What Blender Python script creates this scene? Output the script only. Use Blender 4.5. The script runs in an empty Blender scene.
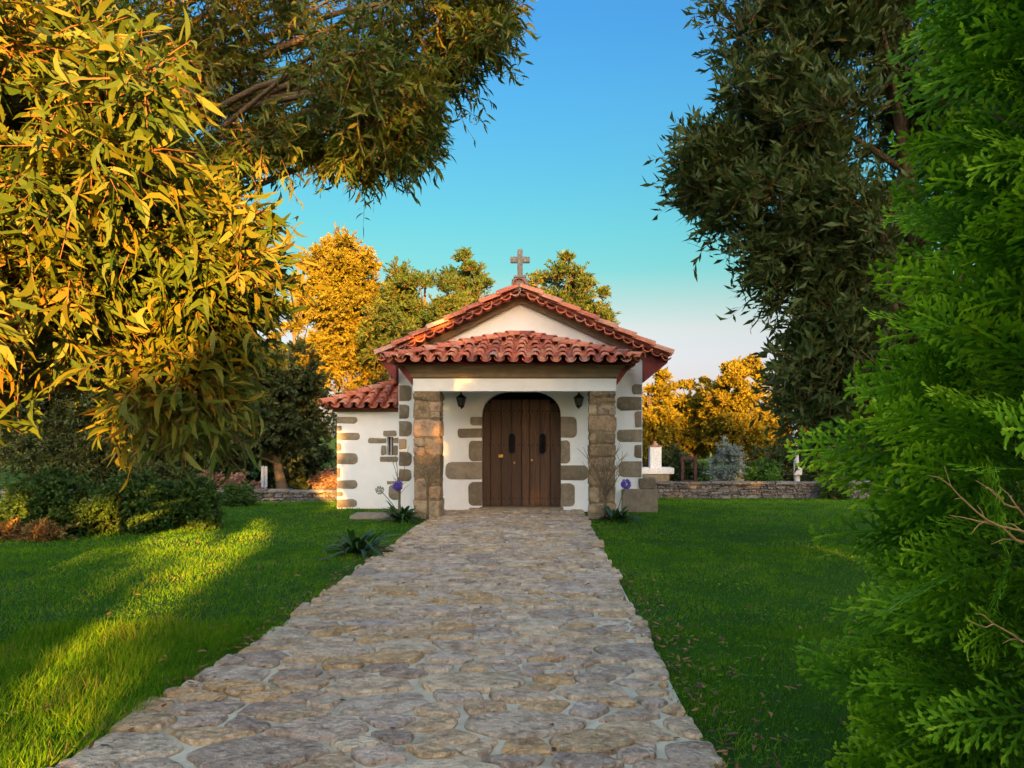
import bpy, bmesh, math, random
import numpy as np
from mathutils import Vector, Matrix
from mathutils.geometry import tessellate_polygon

random.seed(7)
rng = np.random.default_rng(11)
scene = bpy.context.scene
COL = scene.collection
rad = math.radians

# ---------------------------------------------------------------- camera, sky, sun, exposure
F_PX, VX, VY, EYE = 770.0, 545.0, 435.0, 1.6
cam_d = bpy.data.cameras.new("camera")
cam = bpy.data.objects.new("camera", cam_d)
COL.objects.link(cam)
cam.location = (0, 0, EYE)
cam.rotation_euler = (rad(90), 0, 0)
cam_d.sensor_width = 36
cam_d.lens = F_PX / 1024 * 36
cam_d.shift_x = (512 - VX) / 1024
cam_d.shift_y = (VY - 384) / 1024
cam_d.clip_start = 0.05
cam_d.clip_end = 2000
scene.camera = cam

SUN_SX, SUN_T = 0.27, 0.17           # towards the sun: (SX, -1, T)
sun_el = math.atan2(SUN_T, math.hypot(SUN_SX, 1))
world = bpy.data.worlds.new("World")
scene.world = world
world.use_nodes = True
wn, wl = world.node_tree.nodes, world.node_tree.links
bg = wn["Background"]
sky = wn.new("ShaderNodeTexSky")
sky.sky_type = 'NISHITA'
sky.sun_disc = False
sky.sun_elevation = sun_el
sky.sun_rotation = math.atan2(SUN_SX, -1)
sky.air_density = 1.0
sky.dust_density = 1.6
sky.ozone_density = 1.0
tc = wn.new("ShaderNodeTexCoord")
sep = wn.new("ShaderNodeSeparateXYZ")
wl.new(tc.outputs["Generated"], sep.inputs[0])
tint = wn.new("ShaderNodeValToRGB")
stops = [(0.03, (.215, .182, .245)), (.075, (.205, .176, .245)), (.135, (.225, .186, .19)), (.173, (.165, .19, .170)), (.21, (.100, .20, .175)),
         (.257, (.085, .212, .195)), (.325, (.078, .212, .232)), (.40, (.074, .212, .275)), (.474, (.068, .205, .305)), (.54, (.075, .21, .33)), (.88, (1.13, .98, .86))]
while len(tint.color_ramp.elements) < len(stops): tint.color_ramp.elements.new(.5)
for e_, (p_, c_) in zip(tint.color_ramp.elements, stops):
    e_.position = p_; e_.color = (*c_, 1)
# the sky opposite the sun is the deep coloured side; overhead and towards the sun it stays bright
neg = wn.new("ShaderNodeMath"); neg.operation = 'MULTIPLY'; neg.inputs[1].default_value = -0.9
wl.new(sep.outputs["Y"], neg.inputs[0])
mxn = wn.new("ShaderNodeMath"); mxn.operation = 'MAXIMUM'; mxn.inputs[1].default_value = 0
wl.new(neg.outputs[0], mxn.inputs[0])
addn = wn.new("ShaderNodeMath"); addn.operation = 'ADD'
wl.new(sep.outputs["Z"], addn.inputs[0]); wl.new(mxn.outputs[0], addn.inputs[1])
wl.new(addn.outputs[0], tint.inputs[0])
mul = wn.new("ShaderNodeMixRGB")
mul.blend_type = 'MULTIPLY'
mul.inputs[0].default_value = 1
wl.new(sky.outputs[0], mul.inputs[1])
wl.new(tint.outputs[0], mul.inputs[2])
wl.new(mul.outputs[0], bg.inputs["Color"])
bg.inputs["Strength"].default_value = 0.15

sun_d = bpy.data.lights.new("sun", 'SUN')
sun = bpy.data.objects.new("sun", sun_d)
COL.objects.link(sun)
sun.rotation_euler = Vector((-SUN_SX, 1, -SUN_T)).to_track_quat('-Z', 'Y').to_euler()
sun_d.energy = 5.0
sun_d.angle = rad(0.5)
sun_d.color = (1.0, 0.47, 0.085)

scene.view_settings.view_transform = 'Standard'
scene.view_settings.look = 'None'
scene.view_settings.gamma = 1
scene.view_settings.exposure = 2.7
scene.view_settings.use_curve_mapping = False


# ---------------------------------------------------------------- helpers
def at(px, py, Y):
    return Vector(((px - VX) * Y / F_PX, Y, EYE - (py - VY) * Y / F_PX))


def smooth01(t):
    t = np.clip(t, 0, 1)
    return t * t * (3 - 2 * t)


def ground_z(x, y):
    x = np.asarray(x, float); y = np.asarray(y, float)
    z = -0.02 - 0.36 * smooth01((y - 17) / 7)
    z = z + 0.012 * np.sin(x * 1.7 + y * 0.6) * np.cos(y * 1.1 - x * 0.4)
    return z


def thing(name, label, cat, loc, group=None, rz=0.0):
    o = bpy.data.objects.new(name, None)
    o.empty_display_size = 0.2
    COL.objects.link(o)
    o.location = loc
    o.rotation_euler = (0, 0, rz)
    o["label"] = label; o["category"] = cat
    if group: o["group"] = group
    return o


def tag(o, label, cat, group=None):
    o["label"] = label; o["category"] = cat
    if group: o["group"] = group
    return o


def attach(o, parent, local):
    if parent is not None:
        o.parent = parent
        if not local and parent.type == 'EMPTY':
            o.matrix_parent_inverse = Matrix.Translation(-Vector(parent.location))


def npmesh(name, V, F, mat, parent=None, var=None, local=False, smooth=False, kind=None, mats=None, midx=None):
    """V (n,3); F = list of index arrays (m,k)"""
    me = bpy.data.meshes.new(name)
    V = np.asarray(V, np.float32)
    if not isinstance(F, list): F = [F]
    F = [np.asarray(f, np.int32) for f in F if len(f)]
    me.vertices.add(len(V)); me.vertices.foreach_set("co", V.ravel())
    nl = sum(f.size for f in F); npoly = sum(len(f) for f in F)
    me.loops.add(nl); me.polygons.add(npoly)
    me.loops.foreach_set("vertex_index", np.concatenate([f.ravel() for f in F]))
    tot = np.concatenate([np.full(len(f), f.shape[1], np.int32) for f in F])
    start = np.concatenate([[0], np.cumsum(tot)[:-1]]).astype(np.int32)
    me.polygons.foreach_set("loop_start", start)
    if var is not None:
        a = me.attributes.new("var", 'FLOAT', 'POINT')
        a.data.foreach_set("value", np.asarray(var, np.float32))
    me.update(calc_edges=True)
    if mats:
        for m in mats: me.materials.append(m)
        me.polygons.foreach_set("material_index", np.asarray(midx, np.int32))
    else:
        me.materials.append(mat)
    me.polygons.foreach_set("use_smooth", np.full(npoly, smooth))
    o = bpy.data.objects.new(name, me)
    COL.objects.link(o)
    attach(o, parent, local)
    if kind: o["kind"] = kind
    return o


class MB:
    """collects polygons with a per vertex value, builds one object"""
    def __init__(s): s.v = []; s.f = []; s.a = []
    def add(s, verts, faces, var=0.5):
        b = len(s.v)
        s.v += [tuple(v) for v in verts]
        s.a += [var] * len(verts)
        s.f += [tuple(i + b for i in f) for f in faces]
    def box(s, x0, x1, y0, y1, z0, z1, var=0.5, bev=0.0, jit=0.0):
        if bev <= 0:
            vs = [(x, y, z) for z in (z0, z1) for y in (y0, y1) for x in (x0, x1)]
            s.add(vs, [(0, 2, 3, 1), (4, 5, 7, 6), (0, 1, 5, 4), (2, 6, 7, 3), (0, 4, 6, 2), (1, 3, 7, 5)], var)
            return
        bm = bmesh.new()
        bmesh.ops.create_cube(bm, size=1)
        for v in bm.verts:
            v.co = Vector((x0 + (v.co.x + .5) * (x1 - x0), y0 + (v.co.y + .5) * (y1 - y0), z0 + (v.co.z + .5) * (z1 - z0)))
        if jit:
            bmesh.ops.subdivide_edges(bm, edges=bm.edges[:], cuts=1, use_grid_fill=True)
            for v in bm.verts:
                v.co += Vector((random.uniform(-jit, jit) for _ in range(3)))
        bmesh.ops.bevel(bm, geom=bm.edges[:], offset=bev, segments=1 if jit else 2, affect='EDGES', clamp_overlap=True) if not jit else None
        if jit:
            sharp = [e for e in bm.edges if e.is_manifold and e.calc_face_angle(0) > 0.9]
            bmesh.ops.bevel(bm, geom=sharp, offset=bev, segments=2, affect='EDGES', clamp_overlap=True)
        bm.verts.index_update()
        s.add([v.co[:] for v in bm.verts], [[v.index for v in f.verts] for f in bm.faces], var)
        bm.free()
    def poly(s, outer, y0, y1, holes=(), var=0.5):
        """extrude an XZ polygon between y0 (front) and y1"""
        loops = [list(outer)] + [list(h) for h in holes]
        pts = [p for l in loops for p in l]
        tris = tessellate_polygon([[Vector((p[0], p[1], 0)) for p in l] for l in loops])
        n = len(pts)
        vs = [(p[0], y0, p[1]) for p in pts] + [(p[0], y1, p[1]) for p in pts]
        fs = [tuple(t) for t in tris] + [tuple(i + n for i in reversed(t)) for t in tris]
        b = 0
        for l in loops:
            m = len(l)
            for i in range(m):
                j = (i + 1) % m
                fs.append((b + i, b + j, b + j + n, b + i + n))
            b += m
        s.add(vs, fs, var)
    def tube(s, pts, radii, sides=8, var=0.5, cap=True):
        V, F = tube_np(np.array([p[:] for p in pts], float), np.array(radii, float), sides)
        b = [tuple(v) for v in V]
        fs = [tuple(int(i) for i in f) for f in F]
        if cap:
            n = len(pts)
            fs.append(tuple(range(sides - 1, -1, -1)))
            fs.append(tuple((n - 1) * sides + i for i in range(sides)))
        s.add(b, fs, var)
    def build(s, name, mat, parent=None, local=False, smooth=False, kind=None, recalc=True):
        me = bpy.data.meshes.new(name)
        me.from_pydata(s.v, [], s.f)
        a = me.attributes.new("var", 'FLOAT', 'POINT')
        a.data.foreach_set("value", np.array(s.a, np.float32))
        if recalc:
            bm = bmesh.new(); bm.from_mesh(me)
            bmesh.ops.recalc_face_normals(bm, faces=bm.faces[:])
            bm.to_mesh(me); bm.free()
        me.materials.append(mat)
        if smooth:
            me.polygons.foreach_set("use_smooth", np.full(len(me.polygons), True))
            try: me.set_sharp_from_angle(angle=rad(38))
            except Exception: pass
        me.update()
        o = bpy.data.objects.new(name, me)
        COL.objects.link(o)
        attach(o, parent, local)
        if kind: o["kind"] = kind
        return o


def tube_np(P, R, sides=6):
    n = len(P)
    T = np.gradient(P, axis=0)
    T /= np.linalg.norm(T, axis=1, keepdims=True) + 1e-9
    up = np.array([0.13, 0.21, 0.97]) if abs(T[0, 2]) < 0.9 else np.array([1.0, 0.1, 0])
    A = np.cross(T, up); A /= np.linalg.norm(A, axis=1, keepdims=True) + 1e-9
    B = np.cross(T, A)
    th = np.linspace(0, 2 * np.pi, sides, endpoint=False)
    V = P[:, None] + R[:, None, None] * (np.cos(th)[None, :, None] * A[:, None] + np.sin(th)[None, :, None] * B[:, None])
    i = np.arange(n - 1)[:, None] * sides; j = np.arange(sides)[None]; k = (j + 1) % sides
    F = np.stack([i + j, i + k, i + sides + k, i + sides + j], -1).reshape(-1, 4)
    return V.reshape(-1, 3), F


def unit(n):
    v = rng.normal(size=(n, 3))
    return v / (np.linalg.norm(v, axis=1, keepdims=True) + 1e-9)


def nrm(v):
    return v / (np.linalg.norm(v, axis=1, keepdims=True) + 1e-9)


def leaves_np(P, D, N, L, W, K=3, droop=0.0, sickle=0.0):
    """K cross sections per leaf (K=2: one rhombus)"""
    n = len(P)
    S = nrm(np.cross(D, N)); N = nrm(np.cross(S, D))
    if K == 2:
        c = P + D * (L * 0.45)[:, None]
        tip = P + D * L[:, None] + np.array([0, 0, -1.0]) * (droop * L)[:, None]
        V = np.stack([P, c - S * W[:, None] + N * (W * .3)[:, None], tip, c + S * W[:, None] + N * (W * .3)[:, None]], 1)
        F = np.arange(n * 4).reshape(n, 4)
        return V.reshape(-1, 3), F, 4
    s = np.linspace(0, 1, K)
    prof = np.sin(np.pi * np.clip(s, 0, 1) ** 0.8) ** 0.8 * 0.97 + 0.04
    if K <= 4: prof[1:-1] = np.maximum(prof[1:-1], .8)
    prof[-1] = 0.05
    cen = P[:, None] + D[:, None] * (L[:, None] * s)[..., None]
    cen = cen + np.array([0, 0, -1.0]) * ((droop * L)[:, None] * s ** 2)[..., None]
    cen = cen + S[:, None] * ((sickle * L)[:, None] * (s * (1 - s) * 2))[..., None]
    hw = (W[:, None] * prof)[..., None]
    V = np.stack([cen - S[:, None] * hw, cen + S[:, None] * hw], 2)      # n,K,2,3
    base = (np.arange(n) * K * 2)[:, None] + (np.arange(K - 1) * 2)[None]
    F = np.stack([base, base + 1, base + 3, base + 2], -1).reshape(-1, 4)
    return V.reshape(-1, 3), F, K * 2


def foliage(C, R, ntw, nlf, L, W, K=3, droop=0.25, up=0.1, out=0.7, sick=0.25, lj=0.35, center=None, twig_r=0.004, leaf_down=0.3, flat=1.0):
    """twigs radiating from clumps C (n,3) radius R (n), leaves along the twigs"""
    C = np.asarray(C, float); R = np.asarray(R, float)
    n = len(C)
    idx = np.repeat(np.arange(n), ntw)
    m = len(idx)
    u = unit(m)
    O = C[idx] + u * (R[idx] * rng.uniform(0, .45, m))[:, None] * np.array([1, 1, flat])
    cen = C.mean(0) if center is None else np.asarray(center, float)
    outw = nrm(C - cen)[idx]
    D = nrm(u + outw * out + np.array([0, 0, up]) + unit(m) * 0.4)
    TL = R[idx] * rng.uniform(.45, 1.0, m)
    # leaves
    ti = np.repeat(np.arange(m), nlf)
    k = len(ti)
    t = (np.tile(np.arange(nlf), m) + rng.uniform(0, .9, k)) / nlf
    tw_droop = 0.25 * TL
    P = O[ti] + D[ti] * (TL[ti] * t)[:, None] + np.array([0, 0, -1]) * (tw_droop[ti] * t * t)[:, None]
    LD = nrm(D[ti] * 0.75 + unit(k) * 0.85 + np.array([0, 0, -leaf_down]))
    N = unit(k) + np.array([0, 0, .4])
    LL = L * rng.uniform(1 - lj, 1 + lj, k)
    WW = W * rng.uniform(.7, 1.3, k) * (LL / L)
    V, F, per = leaves_np(P, LD, N, LL, WW, K, droop * rng.uniform(.2, 1.5, k), sick * rng.normal(size=k))
    cv = rng.uniform(-.22, .22, n)
    val = np.clip(.5 + cv[idx][ti] + rng.normal(size=k) * .16, 0, 1)
    var = np.repeat(val, per)
    # twigs : three sided tapering tubes
    s = np.array([0, .5, 1.0])
    TP = O[:, None] + D[:, None] * (TL[:, None] * s)[..., None] + np.array([0, 0, -1]) * (tw_droop[:, None] * s ** 2)[..., None]
    A = nrm(np.cross(D, np.array([.3, .2, .9]))); B = np.cross(D, A)
    th = np.array([0, 2.09, 4.19])
    ring = np.cos(th)[None, :, None] * A[:, None] + np.sin(th)[None, :, None] * B[:, None]
    rr = twig_r * np.array([1.0, .7, .25])
    TV = TP[:, :, None] + ring[:, None] * rr[None, :, None, None]
    b = (np.arange(m) * 9)[:, None, None]; i = (np.arange(2) * 3)[None, :, None]; j = np.arange(3)[None, None]
    jn = (j + 1) % 3
    TF = np.stack(np.broadcast_arrays(b + i + j, b + i + jn, b + i + 3 + jn, b + i + 3 + j), -1).reshape(-1, 4)
    return (V, F, var), (TV.reshape(-1, 3), TF), (O + D * TL[:, None] - np.array([0, 0, 1]) * tw_droop[:, None], D)


def limbs(base, top, r0, C, nmax=40, sides=7, rtip=0.012, lean=None, start=0.25):
    """trunk from base to top plus limbs reaching the clump centres"""
    base = np.array(base, float); top = np.array(top, float)
    Vs, Fs = [], []; nb = 0
    s = np.linspace(0, 1, 9)
    wob = np.stack([np.sin(s * 5 + base[0]) * .06, np.cos(s * 4 + base[1]) * .06, s * 0], 1) * np.linalg.norm(top - base) * .25
    P = base + (top - base) * s[:, None] + wob * (s * (1 - s) * 4)[:, None]
    Rr = r0 * (1 - .8 * s) * (1 + .5 * np.exp(-s * 18))
    V, F = tube_np(P, Rr, 10); Vs.append(V); Fs.append(F); nb += len(V)
    C = np.asarray(C)
    sel = C if len(C) <= nmax else C[rng.choice(len(C), nmax, replace=False)]
    for c in sel:
        hfrac = np.clip((c[2] - base[2]) / (top[2] - base[2] + 1e-6) - rng.uniform(.12, .35), start, .97)
        a = np.array([np.interp(hfrac, s, P[:, q]) for q in range(3)])
        ra = np.interp(hfrac, s, Rr) * .55
        mid = (a + c) / 2 + unit(1)[0] * np.linalg.norm(c - a) * .1 + np.array([0, 0, .08]) * np.linalg.norm(c - a)
        t = np.linspace(0, 1, 6)[:, None]
        Q = a * (1 - t) ** 2 + 2 * mid * t * (1 - t) + c * t ** 2
        V, F = tube_np(Q, ra * (1 - t[:, 0]) + rtip * t[:, 0], sides)
        Vs.append(V); Fs.append(F + nb); nb += len(V)
    return np.concatenate(Vs), np.concatenate(Fs)


# ---------------------------------------------------------------- materials
def new_mat(name):
    m = bpy.data.materials.new(name); m.use_nodes = True
    nt = m.node_tree
    return m, nt, nt.nodes, nt.links, nt.nodes["Principled BSDF"]


def ramp_node(n, stops):
    r = n.new("ShaderNodeValToRGB")
    cr = r.color_ramp
    while len(cr.elements) < len(stops): cr.elements.new(0.5)
    for e, (p, c) in zip(cr.elements, stops):
        e.position = p; e.color = (*c, 1)
    return r


def leaf_mat(name, stops, rough=0.5, transl=0.3, tcol=(1.15, 1.2, .6), spec=.3):
    m, nt, n, l, bsdf = new_mat(name)
    a = n.new("ShaderNodeAttribute"); a.attribute_name = "var"
    r = ramp_node(n, stops)
    l.new(a.outputs["Fac"], r.inputs[0])
    l.new(r.outputs[0], bsdf.inputs["Base Color"])
    bsdf.inputs["Roughness"].default_value = rough
    bsdf.inputs["Specular IOR Level"].default_value = spec
    tr = n.new("ShaderNodeBsdfTranslucent")
    mx = n.new("ShaderNodeMixRGB"); mx.blend_type = 'MULTIPLY'; mx.inputs[0].default_value = 1
    mx.inputs[2].default_value = (*tcol, 1)
    l.new(r.outputs[0], mx.inputs[1]); l.new(mx.outputs[0], tr.inputs[0])
    ms = n.new("ShaderNodeMixShader"); ms.inputs[0].default_value = transl
    l.new(bsdf.outputs[0], ms.inputs[1]); l.new(tr.outputs[0], ms.inputs[2])
    l.new(ms.outputs[0], n["Material Output"].inputs[0])
    return m


def rock_mat(name, stops, scale=4.0, rough=0.85, bump=0.4, bscale=30.0, mott=0.35, mcol=(.12, .11, .10), m2=None, bdist=0.02, spec=.3):
    """colour from the per-vertex 'var' value, mottled by noise, fine bump"""
    m, nt, n, l, bsdf = new_mat(name)
    a = n.new("ShaderNodeAttribute"); a.attribute_name = "var"
    r = ramp_node(n, stops); l.new(a.outputs["Fac"], r.inputs[0])
    tcn = n.new("ShaderNodeTexCoord")
    nz = n.new("ShaderNodeTexNoise"); nz.inputs["Scale"].default_value = scale; nz.inputs["Detail"].default_value = 8
    nz.inputs["Roughness"].default_value = .65
    l.new(tcn.outputs["Object"], nz.inputs["Vector"])
    mr = ramp_node(n, [(0.42, (0, 0, 0)), (0.68, (1, 1, 1))]); l.new(nz.outputs["Fac"], mr.inputs[0])
    sc = n.new("ShaderNodeMath"); sc.operation = 'MULTIPLY'; sc.inputs[1].default_value = mott
    l.new(mr.outputs[0], sc.inputs[0])
    mx = n.new("ShaderNodeMixRGB"); mx.inputs[2].default_value = (*mcol, 1)
    l.new(sc.outputs[0], mx.inputs[0]); l.new(r.outputs[0], mx.inputs[1])
    out = mx
    if m2:
        nz2 = n.new("ShaderNodeTexNoise"); nz2.inputs["Scale"].default_value = scale * 3.1; nz2.inputs["Detail"].default_value = 6
        l.new(tcn.outputs["Object"], nz2.inputs["Vector"])
        mr2 = ramp_node(n, [(0.52, (0, 0, 0)), (0.66, (1, 1, 1))]); l.new(nz2.outputs["Fac"], mr2.inputs[0])
        sc2 = n.new("ShaderNodeMath"); sc2.operation = 'MULTIPLY'; sc2.inputs[1].default_value = m2[1]
        l.new(mr2.outputs[0], sc2.inputs[0])
        mx2 = n.new("ShaderNodeMixRGB"); mx2.inputs[2].default_value = (*m2[0], 1)
        l.new(sc2.outputs[0], mx2.inputs[0]); l.new(mx.outputs[0], mx2.inputs[1])
        out = mx2
    l.new(out.outputs[0], bsdf.inputs["Base Color"])
    bsdf.inputs["Roughness"].default_value = rough
    bsdf.inputs["Specular IOR Level"].default_value = spec
    bn = n.new("ShaderNodeTexNoise"); bn.inputs["Scale"].default_value = bscale; bn.inputs["Detail"].default_value = 8
    l.new(tcn.outputs["Object"], bn.inputs["Vector"])
    bp = n.new("ShaderNodeBump"); bp.inputs["Strength"].default_value = bump; bp.inputs["Distance"].default_value = bdist
    l.new(bn.outputs["Fac"], bp.inputs["Height"]); l.new(bp.outputs[0], bsdf.inputs["Normal"])
    return m


def plain_mat(name, c, rough=.6, metal=0.0):
    m, nt, n, l, bsdf = new_mat(name)
    nz = n.new("ShaderNodeTexNoise"); nz.inputs["Scale"].default_value = 18; nz.inputs["Detail"].default_value = 5
    tcn = n.new("ShaderNodeTexCoord"); l.new(tcn.outputs["Object"], nz.inputs["Vector"])
    r = ramp_node(n, [(.3, tuple(v * .8 for v in c)), (.7, tuple(min(1, v * 1.15) for v in c))])
    l.new(nz.outputs["Fac"], r.inputs[0]); l.new(r.outputs[0], bsdf.inputs["Base Color"])
    bsdf.inputs["Roughness"].default_value = rough; bsdf.inputs["Metallic"].default_value = metal
    bsdf.inputs["Specular IOR Level"].default_value = .12 if rough > .4 else .5
    return m


M = {}
M['plaster'] = rock_mat('white_plaster', [(0, (.82, .83, .85)), (1, (.82, .83, .85))], 1.6, .9, .25, 45, .22, (.62, .60, .57), m2=((.88, .87, .86), .5), bdist=.006)
M['granite'] = rock_mat('granite', [(0, (.16, .125, .085)), (.5, (.235, .185, .13)), (1, (.33, .27, .20))], 5, .85, .5, 60, .6, (.10, .085, .065), m2=((.36, .31, .24), .35), bdist=.01)
M['pillar'] = rock_mat('pillar_stone', [(0, (.17, .12, .07)), (.3, (.36, .25, .14)), (.55, (.50, .31, .20)), (.8, (.40, .31, .21)), (1, (.54, .40, .24))], 7, .9, .8, 26, .7, (.08, .062, .04), m2=((.42, .34, .22), .4), bdist=.03)
M['cornice'] = rock_mat('cornice_stone', [(0, (.17, .12, .07)), (1, (.27, .195, .12))], 4, .9, .4, 50, .5, (.11, .085, .055), bdist=.01)
M['tile'] = rock_mat('clay_tile', [(0, (.24, .075, .055)), (.15, (.46, .115, .06)), (.6, (.66, .175, .085)), (.85, (.74, .26, .125)), (1, (.50, .28, .20))], 7, .85, .5, 50, .5, (.13, .07, .065), m2=((.56, .36, .28), .40), bdist=.006)
M['soffit'] = plain_mat('maroon_paint', (.20, .045, .04), .6)
M['wood'] = None
M['iron'] = plain_mat('black_iron', (.008, .008, .009), .75)
M['dark'] = plain_mat('dark_interior', (.012, .010, .009), .9)  # near-black colour standing in for the unlit interior
M['brass'] = plain_mat('brass', (.55, .35, .10), .35, .9)
M['glass'] = plain_mat('lantern_glass', (.10, .10, .09), .15)
M['crossstone'] = rock_mat('cross_stone', [(0, (.20, .18, .16)), (1, (.26, .24, .21))], 9, .9, .4, 60, .5, (.11, .10, .09), bdist=.01)
M['flag'] = rock_mat('flagstone', [(0, (.33, .26, .22)), (.14, (.44, .35, .28)), (.3, (.62, .50, .37)), (.46, (.56, .37, .18)), (.58, (.48, .35, .22)), (.74, (.64, .50, .36)), (.88, (.48, .39, .34)), (1, (.68, .56, .40))],
                     8, .8, 1.0, 20, .7, (.13, .08, .045), m2=((.76, .67, .52), .32), bdist=.07, spec=.2)
M['mortar'] = rock_mat('mortar', [(0, (.58, .54, .42)), (1, (.60, .56, .44))], 2.5, .95, .6, 60, .7, (.10, .09, .055), m2=((.50, .48, .40), .5), bdist=.01)
M['drystone'] = rock_mat('dry_stone', [(0, (.055, .052, .055)), (.5, (.11, .10, .10)), (1, (.20, .185, .18))], 6, .9, .8, 30, .6, (.07, .065, .055), m2=((.42, .40, .37), .35), bdist=.02)
M['bark'] = rock_mat('bark', [(0, (.10, .07, .045)), (1, (.16, .11, .07))], 6, .95, .9, 25, .6, (.045, .032, .022), bdist=.02)
M['twig'] = rock_mat('twig', [(0, (.20, .09, .04)), (1, (.20, .09, .04))], 6, .9, .2, 25, .3, (.07, .04, .02))
M['dry_twig'] = rock_mat('dry_twig', [(0, (.34, .23, .09)), (1, (.34, .23, .09))], 12, .9, .4, 40, .5, (.22, .11, .05))
M['tan_twig'] = rock_mat('bare_stem', [(0, (.17, .13, .08)), (1, (.17, .13, .08))], 12, .9, .4, 40, .5, (.08, .06, .035))
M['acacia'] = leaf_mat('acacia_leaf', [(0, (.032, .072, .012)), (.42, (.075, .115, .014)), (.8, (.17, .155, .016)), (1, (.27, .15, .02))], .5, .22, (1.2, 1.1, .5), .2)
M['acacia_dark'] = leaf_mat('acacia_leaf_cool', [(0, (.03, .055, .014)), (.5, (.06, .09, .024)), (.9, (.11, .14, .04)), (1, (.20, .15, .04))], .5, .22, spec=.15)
M['bud'] = leaf_mat('flower_bud', [(0, (.24, .10, .025)), (1, (.38, .20, .05))], .6, .2, (1, 1, 1))
M['golden'] = leaf_mat('feathery_leaf', [(0, (.08, .08, .01)), (.5, (.16, .135, .012)), (1, (.25, .19, .014))], .6, .25, spec=.1)
M['pine'] = leaf_mat('pine_needle', [(0, (.018, .042, .014)), (.5, (.042, .075, .018)), (.85, (.085, .105, .02)), (1, (.16, .14, .02))], .6, .2, spec=.1)
M['oak'] = leaf_mat('dark_broadleaf', [(0, (.02, .035, .012)), (.5, (.04, .06, .018)), (1, (.075, .09, .025))], .55, .25)
M['bush'] = leaf_mat('bush_leaf', [(0, (.024, .058, .014)), (.5, (.048, .098, .02)), (1, (.09, .145, .028))], .5, .2, spec=.15)
M['bright_bush'] = leaf_mat('bright_bush_leaf', [(0, (.03, .08, .012)), (.5, (.06, .15, .02)), (1, (.10, .22, .035))], .5, .2, spec=.15)
M['olive'] = leaf_mat('silver_leaf', [(0, (.10, .14, .12)), (.5, (.17, .22, .20)), (1, (.27, .32, .30))], .6, .2, (1, 1, .9))
M['pinkbush'] = leaf_mat('pink_bloom', [(0, (.10, .07, .04)), (.5, (.22, .12, .09)), (1, (.36, .22, .18))], .6, .2, (1, 1, 1))
M['dryfern'] = leaf_mat('dry_bracken', [(0, (.12, .07, .025)), (.5, (.22, .12, .035)), (1, (.20, .17, .04))], .7, .2, (1, 1, 1))
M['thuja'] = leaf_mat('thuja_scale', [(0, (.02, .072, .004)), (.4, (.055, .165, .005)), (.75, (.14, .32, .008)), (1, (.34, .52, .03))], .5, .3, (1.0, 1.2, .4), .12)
M['grass'] = leaf_mat('grass_blade', [(0, (.038, .13, .007)), (.55, (.105, .245, .009)), (.9, (.22, .32, .014)), (1, (.24, .19, .07))], .5, .35, (1.1, 1.15, .5), .08)
M['strap'] = leaf_mat('strap_leaf', [(0, (.012, .04, .012)), (.6, (.03, .085, .02)), (1, (.09, .15, .04))], .4, .15, spec=.25)
M['petal'] = leaf_mat('purple_petal', [(0, (.13, .07, .50)), (1, (.26, .17, .72))], .6, .3, (1, 1, 1))
M['seed'] = leaf_mat('seed_head', [(0, (.11, .13, .06)), (1, (.20, .19, .09))], .7, .2, (1, 1, 1))
M['deadleaf'] = leaf_mat('dead_leaf', [(0, (.06, .03, .018)), (.5, (.15, .07, .03)), (1, (.30, .15, .06))], .7, .1, (1, 1, 1))
M['white'] = plain_mat('white_paint', (.76, .76, .77), .7)
M['clay'] = plain_mat('clay_pot', (.40, .22, .14), .8)
M['brownwood'] = plain_mat('brown_painted_wood', (.06, .032, .032), .8)
M['pole'] = plain_mat('grey_pole', (.42, .42, .43), .6)
M['bluegrey'] = plain_mat('grey_panel', (.22, .26, .32), .5)

# door planks
m, nt, n, l, bsdf = new_mat('door_wood')
a = n.new("ShaderNodeAttribute"); a.attribute_name = "var"
r = ramp_node(n, [(0, (.035, .016, .008)), (.5, (.078, .036, .017)), (1, (.13, .062, .03))]); l.new(a.outputs["Fac"], r.inputs[0])
tcn = n.new("ShaderNodeTexCoord"); mp = n.new("ShaderNodeMapping"); mp.inputs["Scale"].default_value = (22, 22, 1.2)
l.new(tcn.outputs["Object"], mp.inputs[0])
nz = n.new("ShaderNodeTexNoise"); nz.inputs["Scale"].default_value = 2.2; nz.inputs["Detail"].default_value = 9; nz.inputs["Roughness"].default_value = .7
l.new(mp.outputs[0], nz.inputs["Vector"])
rr = ramp_node(n, [(.3, (.35, .35, .35)), (.7, (1.35, 1.3, 1.25))]); l.new(nz.outputs["Fac"], rr.inputs[0])
mx = n.new("ShaderNodeMixRGB"); mx.blend_type = 'MULTIPLY'; mx.inputs[0].default_value = 1
l.new(r.outputs[0], mx.inputs[1]); l.new(rr.outputs[0], mx.inputs[2]); l.new(mx.outputs[0], bsdf.inputs["Base Color"])
bsdf.inputs["Roughness"].default_value = .65
bp = n.new("ShaderNodeBump"); bp.inputs["Strength"].default_value = .4; bp.inputs["Distance"].default_value = .01
l.new(nz.outputs["Fac"], bp.inputs["Height"]); l.new(bp.outputs[0], bsdf.inputs["Normal"])
M['wood'] = m

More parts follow.
